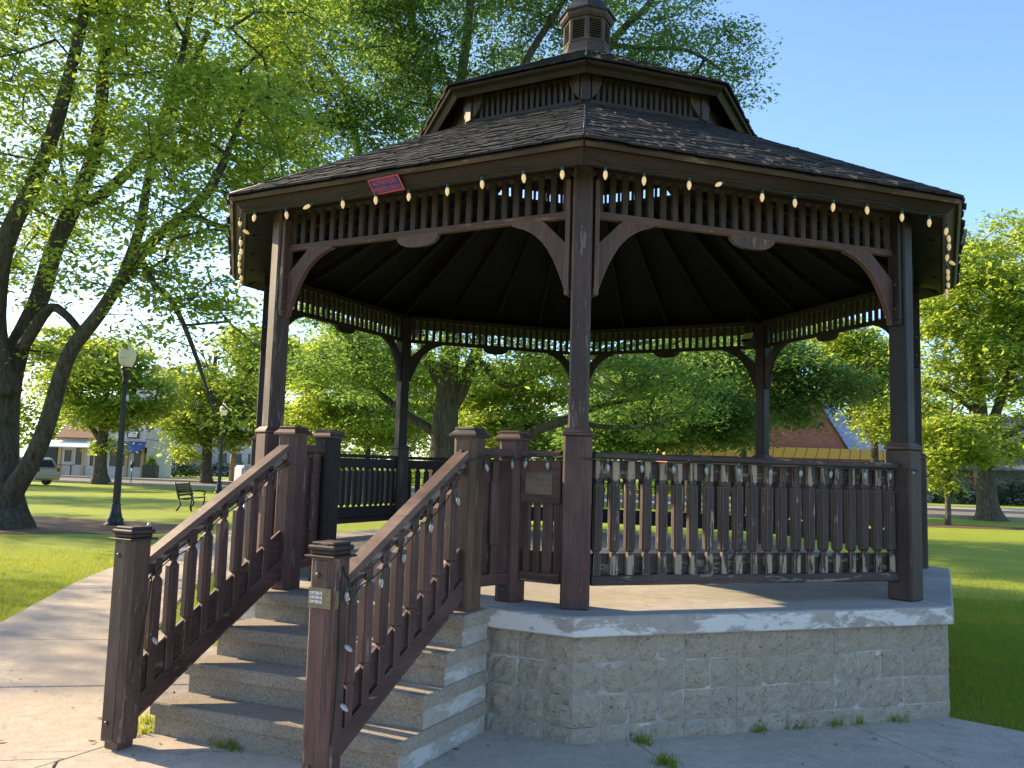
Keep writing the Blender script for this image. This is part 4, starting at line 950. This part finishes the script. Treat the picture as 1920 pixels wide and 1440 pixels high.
def tree(name, label, base, limbs, lobes, N, K, leaf, seed, mleaf=None, mbark=None, group='park trees', plate=(.62, .62, .2), flare=True, cat='tree', small=False):
    rg = np.random.default_rng(seed); base = np.array(base, float)
    limbs = [[(p[0]-base[0], p[1]-base[1], p[2]-base[2], p[3]) for p in lb] for lb in limbs]; lobes = [(l[0]-base[0], l[1]-base[1], l[2]-base[2], *l[3:6]) for l in lobes]
    l0 = limbs[0][0]; limbs[0][0] = (l0[0], l0[1], -.35, l0[3]*1.05)
    o = empty(name, base); tag(o, label, cat, group)
    sm = [smooth_limb(lb) for lb in limbs]; mb = MB()
    for li, lb in enumerate(sm):
        b = len(mb.v); ns = 16 if lb[0][3] > .2 else 9
        mb.tube([p[:3] for p in lb], [max(p[3], .01) for p in lb], ns)
        if lb[0][3] > .12:                # bark buttress and unevenness
            ph = rg.uniform(0, 6, 4)
            for i, p in enumerate(lb):
                h = p[2]; fl_k = .34*math.exp(-max(h, 0)/.4) if (flare and li == 0) else 0
                for k in range(ns):
                    v = mb.v[b+i*ns+k]; c = Vector(p[:3]); d = v-c; a = 2*math.pi*k/ns
                    v2 = c+d*(1+fl_k*(1+.45*math.cos(5*a+ph[0]))+.05*math.sin(3*a+h*1.3+ph[1])+.035*math.sin(7*a+h*2.1+ph[2])); mb.v[b+i*ns+k] = v2
    P, ids, pa, r0, r1, tips = grow([[tuple(q) for q in lb] for lb in limbs], lobes, N, rg)
    mb.build('trunk', mbark or M_bark, o)
    tw0 = np.repeat(np.array([a for _, a, _ in tips]), 3, 0); tw1 = tw0+unit(rg.normal(size=tw0.shape)*np.array([1, 1, .35]))*rg.uniform(.3, .75, (len(tw0), 1))
    V, Q = cones(np.concatenate([P[pa], tw0]), np.concatenate([P[ids], tw1]), np.concatenate([r0, np.full(len(tw0), .008)]), np.concatenate([r1, np.full(len(tw0), .003)]), 4); tag(link('branches', np_mesh('branches', V, Q, mbark or M_bark, True), o), kind='stuff')
    C = []
    for tp_, a, sg in tips:
        kk = int(K*rg.uniform(.5, 1.4)); g = np.clip(rg.normal(size=(kk, 3)), -1.75, 1.75)*np.array(plate)*rg.uniform(.7, 1.25); g[:, 2] -= .10*(g[:, 0]**2+g[:, 1]**2)
        C.append(a+g)
        for s_ in sg[len(sg)//2:-1]:
            m_ = max(1, kk//12); C.append(P[s_]+rg.normal(size=(m_, 3))*np.array(plate)*.5)
    V, Q = leaves(np.concatenate(C), rg, *leaf); tag(link('crown', np_mesh('crown', V, Q, mleaf or M_leaf), o), kind='stuff'); return o
def pl(Y, pts, wob=0., seed=0, scale=None):       # photo polyline at depth Y, drifting in depth
    q = random.Random(seed); out = []; y = Y; dy = q.uniform(-1, 1)*wob
    for i, (px, py, r) in enumerate(pts):
        p = at(px, py, y); dist = (p-CAMP).length; out.append((p.x, p.y, p.z, r*dist/FPX)); y += dy
    return out
def lob(px, py, Y, rx, ry, rz): p = at(px, py, Y); return (p.x, p.y, p.z, rx, ry, rz)
HL = (.148, .068); FARL = (.36, .17)
# big leaning locust at the left
b = gnd(4, 990, GZ); Y0 = b.y
trunkA = pl(Y0, [(2, 992, 36), (0, 960, 33), (-3, 900, 32), (-5, 800, 31), (4, 720, 28), (30, 655, 19), (48, 615, 15.5), (76, 555, 14.5), (105, 460, 13.5), (140, 380, 12.5), (176, 290, 11), (190, 200, 10), (196, 100, 9), (205, 0, 8), (212, -130, 6), (230, -260, 3)], -.12, 1)
trunkB = pl(Y0-.05, [(8, 960, 15), (28, 915, 16.5), (56, 870, 15), (86, 800, 13.5), (116, 700, 12.5), (138, 650, 12), (185, 590, 11), (228, 525, 10), (262, 478, 9.5), (300, 440, 8.5), (352, 398, 9), (392, 355, 8), (425, 290, 6), (455, 210, 3), (470, 130, 1.5)], -.12, 2)
lm = [trunkA, trunkB,
      pl(Y0, [(14, 740, 22), (-12, 640, 20), (-4, 520, 16), (20, 430, 14), (62, 345, 12), (110, 215, 10), (150, 60, 8), (170, -60, 5)], .5, 3),
      pl(Y0, [(138, 385, 11), (180, 372, 10), (215, 345, 9.5), (255, 305, 8), (310, 235, 7), (346, 150, 6), (390, 60, 4)], -.4, 4),
      pl(Y0-.6, [(228, 525, 9), (262, 430, 8), (275, 350, 7), (300, 230, 6), (340, 110, 5), (360, 0, 4)], .5, 5),
      pl(Y0, [(40, 655, 10), (90, 580, 8), (122, 590, 7), (152, 624, 6)], 0, 6),
      pl(Y0-1, [(262, 480, 6), (290, 535, 5.5), (316, 556, 5), (345, 610, 4.5), (375, 690, 3.5), (402, 775, 2.5)], .1, 7),
      pl(Y0, [(-8, 700, 16), (-70, 600, 14), (-120, 450, 11), (-150, 300, 8), (-190, 150, 5)], -.4, 8),
      pl(Y0-.4, [(352, 398, 6), (400, 420, 5), (440, 425, 4), (480, 400, 3)], -.3, 9)]
tree('locust_tree', 'big twin trunked leafy tree leaning right beside the lamp post', (b.x, b.y, GZ), lm,
     [lob(60, 150, Y0, 4.6, 4, 3.6), lob(300, 120, Y0-1, 4.6, 4, 3.4), lob(-150, 230, Y0+1, 5, 4.5, 4.6), lob(200, 400, Y0-1, 4.2, 3.4, 2.), lob(40, 430, Y0+2, 3., 3, 1.6), lob(420, 330, Y0-2, 2.4, 2.6, 2.4), lob(420, 110, Y0, 3., 3, 3), lob(250, -150, Y0, 6, 5.5, 3.6), lob(380, 650, Y0-.5, 1.7, 1.6, 1.7), lob(440, 730, Y0+.5, 1.3, 1.4, 1.4), lob(330, 590, Y0+.6, 1.8, 1.8, 1.1), lob(90, 640, Y0+1.5, 2., 2., 1.), lob(450, 210, Y0-1, 1.6, 1.6, 1.6)],
     520, 225, HL, 11, plate=(.56, .56, .17))
# large tree behind the gazebo
b = gnd(828, 940, GZ); Y1 = 18.5; b = at(828, 940, Y1)
lm = [pl(Y1, [(826, 960, 30), (827, 905, 27), (829, 860, 25), (833, 800, 24), (838, 745, 22), (842, 690, 18), (846, 640, 16), (850, 560, 14), (855, 470, 12), (850, 380, 11), (848, 280, 10), (865, 150, 9), (880, 20, 7), (890, -150, 5)], .05, 1),
      pl(Y1, [(842, 775, 13), (868, 728, 12), (890, 665, 10), (920, 590, 9), (980, 450, 8), (1080, 250, 7.5), (1145, 84, 6.5), (1222, 0, 5), (1265, -120, 3)], -.15, 2),
      pl(Y1, [(846, 650, 11), (900, 450, 9), (958, 250, 8), (985, 120, 6.5), (1056, 0, 5), (1100, -110, 3)], .2, 3),
      pl(Y1, [(836, 740, 12), (790, 640, 11), (740, 520, 10), (690, 380, 9), (646, 175, 7), (566, 58, 5), (520, -60, 3)], -.3, 4),
      pl(Y1, [(740, 520, 8), (660, 400, 8), (590, 322, 7), (493, 222, 6.5), (445, 165, 5), (398, 130, 4)], -.5, 5),
      pl(Y1, [(846, 860, 12), (905, 852, 10), (960, 838, 10), (1005, 808, 9), (1060, 788, 8), (1130, 760, 5), (1220, 745, 3)], -.25, 6),
      pl(Y1, [(890, 665, 7), (945, 722, 7), (1000, 703, 7), (1060, 682, 6), (1130, 660, 5), (1220, 640, 3)], -.1, 7),
      pl(Y1, [(822, 815, 10), (790, 795, 9), (765, 780, 8), (720, 745, 6), (670, 700, 4), (600, 660, 2.5)], -.2, 8),
      pl(Y1, [(1145, 84, 5), (1200, 90, 4), (1290, 95, 3.4), (1350, 130, 2.6)], .1, 9),
      pl(Y1, [(848, 280, 7), (800, 160, 6), (770, 40, 5), (760, -100, 3)], .2, 10), pl(Y1, [(1060, 788, 6), (1130, 800, 5), (1210, 800, 4), (1300, 770, 2.5)], .1, 11)]
tree('locust_tree', 'huge spreading tree directly behind the gazebo roof', (b.x, b.y, GZ), lm,
     [lob(640, 110, Y1-1.5, 4.2, 3.4, 3.), lob(510, 250, Y1-2.5, 2.8, 2.6, 2.2), lob(860, 60, Y1, 4.2, 3.6, 3.4), lob(1190, 50, Y1, 2.6, 2.6, 2.), lob(1315, 110, Y1, 1.7, 1.7, 1.6), lob(1370, 195, Y1, 1.05, 1., .7), lob(1240, 170, Y1, 1.6, 1.5, .9), lob(1340, 30, Y1, 1.2, 1.2, .9), lob(780, -150, Y1, 6, 5, 3), lob(1120, -120, Y1, 3.6, 3.6, 2.4),
      lob(600, 640, Y1-1, 2.3, 2.2, 1.3), lob(930, 650, Y1-1, 3., 2.4, 1.1), lob(1120, 690, Y1-1.5, 2.6, 2., 1.2), lob(1260, 740, Y1-1, 2.2, 2., 1.3), lob(730, 380, Y1-1, 3, 2.6, 1.8), lob(700, 700, Y1+1, 2.4, 2.2, 1.1), lob(700, 600, Y1+2, 2.8, 2.2, .9), lob(980, 600, Y1+2, 3., 2.2, .9), lob(1230, 620, Y1+2, 2.8, 2.2, .9), lob(1400, 620, Y1+3, 1.8, 1.8, .9), lob(440, 120, Y1-2, 2.2, 2.2, 1.8), lob(770, 240, Y1-1, 2.6, 2.4, 1.8)],
     880, 270, HL, 12, M_leafd, plate=(.56, .56, .17))
def simple_limbs(base, h, r, n, spread, seed, low=.3):
    q = random.Random(seed); bx, by, bz = base; lean = (q.uniform(-.06, .06), q.uniform(-.06, .06))
    t = [(bx+lean[0]*h*k, by+lean[1]*h*k, bz+h*k, r*(1-.75*k)) for k in (0, .06, .2, .4, .6, .85)]; out = [t]
    for i in range(n):
        k = low+(.75-low)*i/max(1, n-1); a = q.uniform(0, 2*math.pi)+i*2.4; L = spread*q.uniform(.55, .9); p0 = (bx+lean[0]*h*k, by+lean[1]*h*k, bz+h*k)
        out.append([(*p0, r*(1-.75*k)*.6)]+[(p0[0]+math.cos(a)*L*s, p0[1]+math.sin(a)*L*s, p0[2]+h*.22*s**.8, r*.38*(1-s*.8)*(1-.5*k)) for s in (.3, .65, 1.)])
    return out
def stree(px, py, Y, h, r, label, lobes, N, K, leaf, seed, ml=None, group='park trees', low=.3, spread=3., mb=None, name='leafy_tree', plate=(.7, .7, .24)):
    p = at(px, py, Y); base = (p.x, Y, GZ); return tree(name, label, base, simple_limbs(base, h, r, 7, spread, seed, low), lobes, N, K, leaf, seed, ml, mb, group, plate)
MIDL = (.27, .115)
stree(690, 900, 40, 8.5, .22, 'green tree seen between the left rear gazebo posts', [lob(640, 720, 40, 2.8, 2.6, 1.9), lob(710, 790, 39, 2.6, 2.4, 1.5), lob(590, 790, 41, 2.2, 2.2, 1.6), lob(660, 640, 41, 2.4, 2.4, 1.5), lob(760, 700, 41, 2., 2., 1.6)], 400, 105, MIDL, 21, M_leafy)
stree(1180, 915, 33, 8, .25, 'dark green low crowned tree right of the front gazebo post', [lob(1200, 790, 33, 3.2, 2.8, 1.6), lob(1300, 760, 33, 2.6, 2.4, 1.7), lob(1120, 820, 32, 1.6, 1.6, 1.2), lob(1230, 690, 34, 2.6, 2.4, 1.2), lob(1370, 800, 33, 1.5, 1.5, 1.2), lob(1330, 680, 34, 1.8, 1.8, 1.2)], 420, 110, MIDL, 22, M_leafd, low=.22)
stree(1388, 915, 38, 9.5, .3, 'tree with a straight dark trunk in front of the brick building', [lob(1420, 660, 38, 2.4, 2.2, 1.4), lob(1500, 700, 36, 1.9, 1.8, 1.3), lob(1340, 640, 39, 2.2, 2.2, 1.4), lob(1480, 770, 35, 1.1, 1.1, .8), lob(1545, 745, 35, .9, .9, .7), lob(1440, 740, 36, 1.5, 1.4, 1.2), lob(1590, 720, 36, 1., 1., .8)], 300, 105, MIDL, 23, M_leafd, low=.5)
stree(1640, 935, 50, 11, .32, 'light green tree right of the slate wing roof', [lob(1620, 680, 50, 2.8, 2.6, 2.4), lob(1570, 640, 51, 2.2, 2.2, 1.8), lob(1670, 780, 49, 2.2, 2.2, 1.8), lob(1600, 720, 52, 2., 2., 1.3)], 300, 95, (.30, .14), 24, M_leafy)
stree(985, 912, 52, 8, .3, 'bright far tree seen beside the front gazebo post', [lob(960, 800, 52, 3.6, 3, 2.), lob(1080, 840, 52, 2.8, 2.8, 1.7), lob(900, 720, 53, 3, 3, 2.), lob(1030, 710, 53, 3., 3, 2.)], 380, 85, FARL, 25, M_leafy)
b = gnd(1855, 976, GZ); YR = b.y
lm = [pl(YR, [(1856, 980, 20), (1853, 950, 16), (1850, 900, 14), (1847, 840, 12), (1838, 770, 10.5), (1828, 690, 9), (1812, 600, 7), (1800, 500, 5), (1810, 430, 3)], 0, 1), pl(YR, [(1845, 830, 8), (1880, 740, 7), (1910, 640, 6), (1930, 520, 4)], -.2, 2), pl(YR, [(1828, 690, 6), (1780, 610, 5), (1755, 540, 3)], -.3, 3), pl(YR, [(1845, 850, 6), (1900, 810, 5), (1960, 780, 4), (2010, 740, 3)], .2, 4), pl(YR, [(1840, 780, 6), (1790, 740, 5), (1745, 720, 3)], -.3, 5)]
tree('leafy_tree', 'tall yellow green tree with a flared trunk at the right edge', (b.x, b.y, GZ), lm, [lob(1835, 560, YR, 3.2, 3, 2.4), lob(1905, 480, YR+1, 2.9, 3, 2.2), lob(1765, 600, YR-1, 2., 2., 2.2), lob(1980, 620, YR+1, 4, 3.5, 3.5), lob(1880, 690, YR-1, 3, 2.6, 1.6), lob(1770, 740, YR, 2., 2., 1.1), lob(1900, 820, YR-1, 2.4, 2.2, 1.), lob(1785, 500, YR, 1.6, 1.6, 1.4)], 560, 110, MIDL, 31, M_leafy, M_bark2)
b = gnd(1778, 985, GZ)
lm = [pl(b.y, [(1778, 988, 5.5), (1777, 940, 4.6), (1776, 880, 4), (1780, 820, 3), (1785, 760, 1.5)], 0, 1), pl(b.y, [(1777, 890, 2.4), (1755, 860, 2), (1735, 835, 1.2)], .1, 2), pl(b.y, [(1778, 880, 2.4), (1805, 850, 2), (1830, 825, 1.2)], -.1, 3)]
tree('sapling', 'slender young tree on the right lawn in front of the brick porch', (b.x, b.y, GZ), lm, [lob(1785, 815, b.y, 1.35, 1.3, 1.0), lob(1760, 860, b.y, .9, .9, .6), lob(1815, 850, b.y, .9, .9, .55), lob(1780, 905, b.y, .7, .7, .3)], 130, 80, (.2, .085), 32, M_leafy, M_bark2, plate=(.35, .35, .13), flare=False)
b = gnd(188, 908, GZ)
lm = [pl(b.y, [(189, 912, 13), (188, 880, 10.5), (190, 840, 9.5), (196, 790, 7), (200, 730, 5), (205, 660, 3)], 0, 1), pl(b.y, [(192, 830, 6), (165, 790, 4), (140, 750, 3)], .3, 2), pl(b.y, [(194, 810, 6), (225, 770, 4), (255, 730, 3)], -.3, 3)]
tree('leafy_tree', 'small tree standing in front of the white shop', (b.x, b.y, GZ), lm, [lob(205, 775, b.y, 2.6, 2.4, 1.0), lob(140, 730, b.y, 2.2, 2.2, 1.4), lob(260, 740, b.y, 2.4, 2.4, 1.5), lob(200, 680, b.y, 3., 3, 1.7), lob(110, 650, b.y+2, 2.4, 2.4, 1.6), lob(185, 830, b.y, 1.0, 1., .5)], 330, 95, (.32, .14), 33, M_leafy, M_bark2)
b = gnd(387, 906, GZ)
lm = [pl(b.y, [(387, 910, 11), (387, 890, 9), (388, 850, 8.5), (392, 800, 7), (398, 740, 5), (405, 660, 3)], 0, 1), pl(b.y, [(388, 840, 5), (360, 800, 4), (340, 770, 3)], .3, 2), pl(b.y, [(392, 820, 5), (430, 780, 4), (465, 740, 3)], -.3, 3)]
tree('leafy_tree', 'small round tree beyond the park bench near the road', (b.x, b.y, GZ), lm, [lob(385, 790, b.y, 2.8, 2.6, 1.5), lob(350, 840, b.y, 1.3, 1.3, 1.0), lob(450, 740, b.y, 2.8, 2.6, 1.9), lob(370, 720, b.y, 2.6, 2.6, 1.6), lob(470, 650, b.y, 2.6, 2.6, 1.7), lob(435, 820, b.y, 1.6, 1.6, 1.0), lob(330, 780, b.y, 2., 1.8, 1.3), lob(480, 800, b.y, 1.6, 1.6, 1.2)], 340, 95, (.32, .14), 34, M_leafy, M_bark2)
stree(500, 900, 56, 10, .28, 'leafy tree behind the left gazebo post by the road', [lob(520, 680, 56, 3., 3, 2.2), lob(470, 760, 56, 2., 2., 1.5), lob(540, 800, 55, 2.4, 2.4, 1.8)], 260, 85, FARL, 35, M_leafy)
stree(830, 912, 60, 10, .3, 'wide pale green tree far behind the big spreading tree', [lob(820, 760, 60, 4.5, 3, 2.6), lob(740, 700, 61, 3.6, 3, 2.4), lob(900, 830, 59, 3.4, 3, 1.8), lob(620, 740, 62, 3.6, 3, 2.6), lob(560, 680, 62, 3., 3, 2.2)], 300, 85, FARL, 37, M_leafy)
stree(1290, 915, 58, 10, .3, 'wide leafy tree behind the low crowned dark tree', [lob(1270, 720, 58, 4., 3, 2.4), lob(1150, 740, 58, 3.6, 3, 2.4), lob(1370, 690, 58, 3., 3, 2.2), lob(1440, 640, 58, 2.6, 3, 1.8)], 260, 85, FARL, 38, M_leaf)

for p_, lb_, sd, n_ in (((-27, 6.2, GZ), 'park tree outside the left edge of the picture, nearest the path', 41, 42), ((-36, 29.5, GZ), 'park tree outside the left edge of the picture, on the mid lawn', 43, 110), ((-30, 18, GZ), 'park tree outside the left edge of the picture, left of the twin trunked tree', 45, 90), ((-46, 41, GZ), 'park tree outside the left edge of the picture, nearest the street', 47, 110)):
    x_, y_ = p_[:2]; tree('locust_tree', lb_, p_, simple_limbs(p_, 13, .35, 8, 4.5, sd, .4), [(x_, y_, 10.5, 3.8, 3.8, 3.), (x_+3, y_-1.7, 7.6, 2.8, 2.8, 1.5), (x_-2, y_+1.8, 13, 3.2, 3.2, 2.), (x_+2.5, y_+1.3, 9.8, 2.4, 2.2, 1.4)], n_, 150, (.2, .08), sd)

# shrubs, hedge and the far belt of trees
def shrub(name, label, cat, loc, rx, ry, rz, n, leaf, ml, seed, group=None, parent=None):
    rg = np.random.default_rng(seed); o = empty(name, loc) if parent is None else None
    d = unit(rg.normal(size=(n, 3))); d[:, 2] = np.abs(d[:, 2]); r = rg.uniform(.55, 1.0, (n, 1)); P = d*r*np.array([rx, ry, rz]); P *= (1+.16*np.sin(P[:, :1]*5+seed)+.12*np.sin(P[:, 1:2]*7))
    V, Q = leaves(P, rg, *leaf); me = np_mesh('foliage', V, Q, ml)
    if parent is not None: f = link('foliage', me, parent, T(*loc))
    else:
        tag(o, label, cat, group); f = link('foliage', me, o); q = MB()
        for i in range(7): a = i*.9; q.tube([(0, 0, -.05), (math.cos(a)*rx*.3, math.sin(a)*ry*.3, rz*.4), (math.cos(a)*rx*.7, math.sin(a)*ry*.7, rz*.75)], [.03, .02, .01], 5)
        q.build('stems', M_bark, o)
    f['kind'] = 'stuff'; return o
shrub('', '', '', (0, 0, 1.15), .5, .4, .9, 500, (.22, .08), M_leafy, 3, parent=PLANTER)
for px, Y, rx, rz, ml, lab in ((325, 70, 2.6, 3.2, M_hedge, 'dark evergreen bush to the right of the shop'), (1800, 62, 3.0, 1.5, M_hedge, 'dark clipped hedge in front of the porch'), (1770, 61.5, .8, .9, M_leafy, 'low bright plant at the foot of the porch pillar'), (1905, 62, 2.2, 2.4, M_hedge, 'large dark shrub at the far right fence'), (1240, 62, 3, 2., M_leafd, 'rounded shrub across the road behind the railing'), (1330, 63, 2.6, 1.8, M_hedge, 'dark low bush left of the brick building'), (1130, 63, 3, 2.2, M_hedge, 'broad dark bush across the road behind the front post'), (420, 80, 6, 1.6, M_hedge, 'long low hedge before the apartment building'), (640, 66, 4, 2.6, M_leafd, 'wide green bush across the road left of centre'), (760, 66, 3.4, 2.4, M_leafy, 'light green bush behind the left rear gazebo post')):
    p = at(px, 900, Y); shrub('shrub', lab, 'shrub', (p.x, Y, GZ), rx, 1.4, rz, int(1100*rx*rz/3), (.26, .12), ml, int(px), 'shrubs along the far street')
rg = np.random.default_rng(77); C = []
for i in range(120):
    x = -150+i*2.6+rg.uniform(-1, 1); y = 118+rg.uniform(-9, 9); h = rg.uniform(9, 15.5); n = 800
    d = unit(rg.normal(size=(n, 3))); r = rg.uniform(.5, 1, (n, 1)); C.append(np.array([x, y, h*.55])+d*r*np.array([3.6, 3., h*.5]))
V, Q = leaves(np.concatenate(C), rg, .75, .38); bt = link('distant_trees', np_mesh('distant_trees', V, Q, M_leaf)); tag(bt, 'far belt of green trees beyond the buildings', 'trees', kind='stuff')

# mulch beds, weeds, grass blades
def disc(name, c, rx, ry, z, mat, seed):
    q = random.Random(seed); n = 40; P = []
    for i in range(n): a = 2*math.pi*i/n; k = 1+.12*math.sin(3*a+seed)+q.uniform(-.07, .07); P.append((c[0]+rx*k*math.cos(a), c[1]+ry*k*math.sin(a)))
    return sheet(name, P, z, mat)
g_ = gnd(60, 988, GZ); disc('mulch_bed', (g_.x-.6, g_.y+.4), 4.2, 2.9, GZ+.010, M_mulch, 1)
g_ = gnd(1790, 987, GZ); disc('mulch_bed', (g_.x+1.5, g_.y-.2), 5.5, 1.1, GZ+.010, M_mulch, 2)
def inpoly(P, poly):
    x, y = P[:, 0], P[:, 1]; c = np.zeros(len(P), bool); n = len(poly)
    for i in range(n):
        (x1, y1), (x2, y2) = poly[i], poly[(i+1) % n]; s = ((y1 > y) != (y2 > y)) & (x < (x2-x1)*(y-y1)/(y2-y1+1e-12)+x1); c ^= s
    return c
def blades(P, rg, h, w_, base):
    n = len(P); th = rg.uniform(0, 2*np.pi, n); hh = h*rg.uniform(.5, 1.3, n); ln = rg.normal(0, .35, (n, 2))*hh[:, None]; sx = np.cos(th)*w_; sy = np.sin(th)*w_; z = np.full(n, base)
    A = np.stack([P[:, 0]-sx, P[:, 1]-sy, z], -1); B = np.stack([P[:, 0]+sx, P[:, 1]+sy, z], -1); C_ = np.stack([P[:, 0]+ln[:, 0], P[:, 1]+ln[:, 1], z+hh], -1)
    return np.stack([A, B, C_], 1).reshape(-1, 3), np.arange(3*n).reshape(-1, 3)
rg = np.random.default_rng(5); Ps = []
OCT = [tuple(octv(RW, i, 0)[:2]) for i in range(8)]
for (x0, x1, y0, y1, n) in ((2.6, 7, -5, 4, 130000), (-11, -5, -2.5, 6, 90000), (-5.6, -3, 0, 5, 15000), (4, 11, 3, 12, 50000)):
    P = np.stack([rg.uniform(x0, x1, n), rg.uniform(y0, y1, n)], -1); k = ~inpoly(P, PAVE) & ~inpoly(P, OCT)
    P = P[k]; d = np.hypot(P[:, 0]-CAMP.x, P[:, 1]-CAMP.y); P = P[rg.random(len(P)) < 1.5-d/14]; Ps.append(P)
P = np.concatenate(Ps); V, Q = blades(P, rg, .062, .0035, GZ-.004); o = link('grass_blades', np_mesh('grass_blades', V, Q, M_blade)); tag(o, 'short mown lawn grass around the gazebo', 'grass', kind='stuff')
WP = []
def tuft(x, y, n, s): WP.append(np.stack([x+rg.normal(0, s, n), y+rg.normal(0, s, n)], -1))
for px, py in ((1205, 1392), (1322, 1372), (1485, 1363), (1500, 1362), (1605, 1355), (1675, 1350), (1245, 1430), (1252, 1436), (275, 1352), (268, 1372), (418, 1398), (440, 1404), (300, 1365), (1420, 1370), (1560, 1358)):
    g_ = gnd(px, py); tuft(g_.x, g_.y, 70, .035)
P = np.concatenate(WP); V, Q = blades(P, rg, .075, .004, -.01); o = link('weeds', np_mesh('weeds', V, Q, M_blade)); tag(o, 'tufts of weeds in the pavement cracks by the steps', 'weeds', kind='stuff')
LP = np.stack([rg.uniform(-5, 3.2, 260), rg.uniform(-7, -2.9, 260), np.full(260, .006)], -1); LP = LP[inpoly(LP, PAVE)]
V, Q = leaves(LP, rg, .035, .018, 0., .15); V[:, 2] = np.maximum(V[:, 2], .004); o = link('fallen_leaves', np_mesh('fallen_leaves', V, Q, M_mulch)); tag(o, 'tiny dry leaf litter scattered on the pavement', 'leaves', kind='stuff')
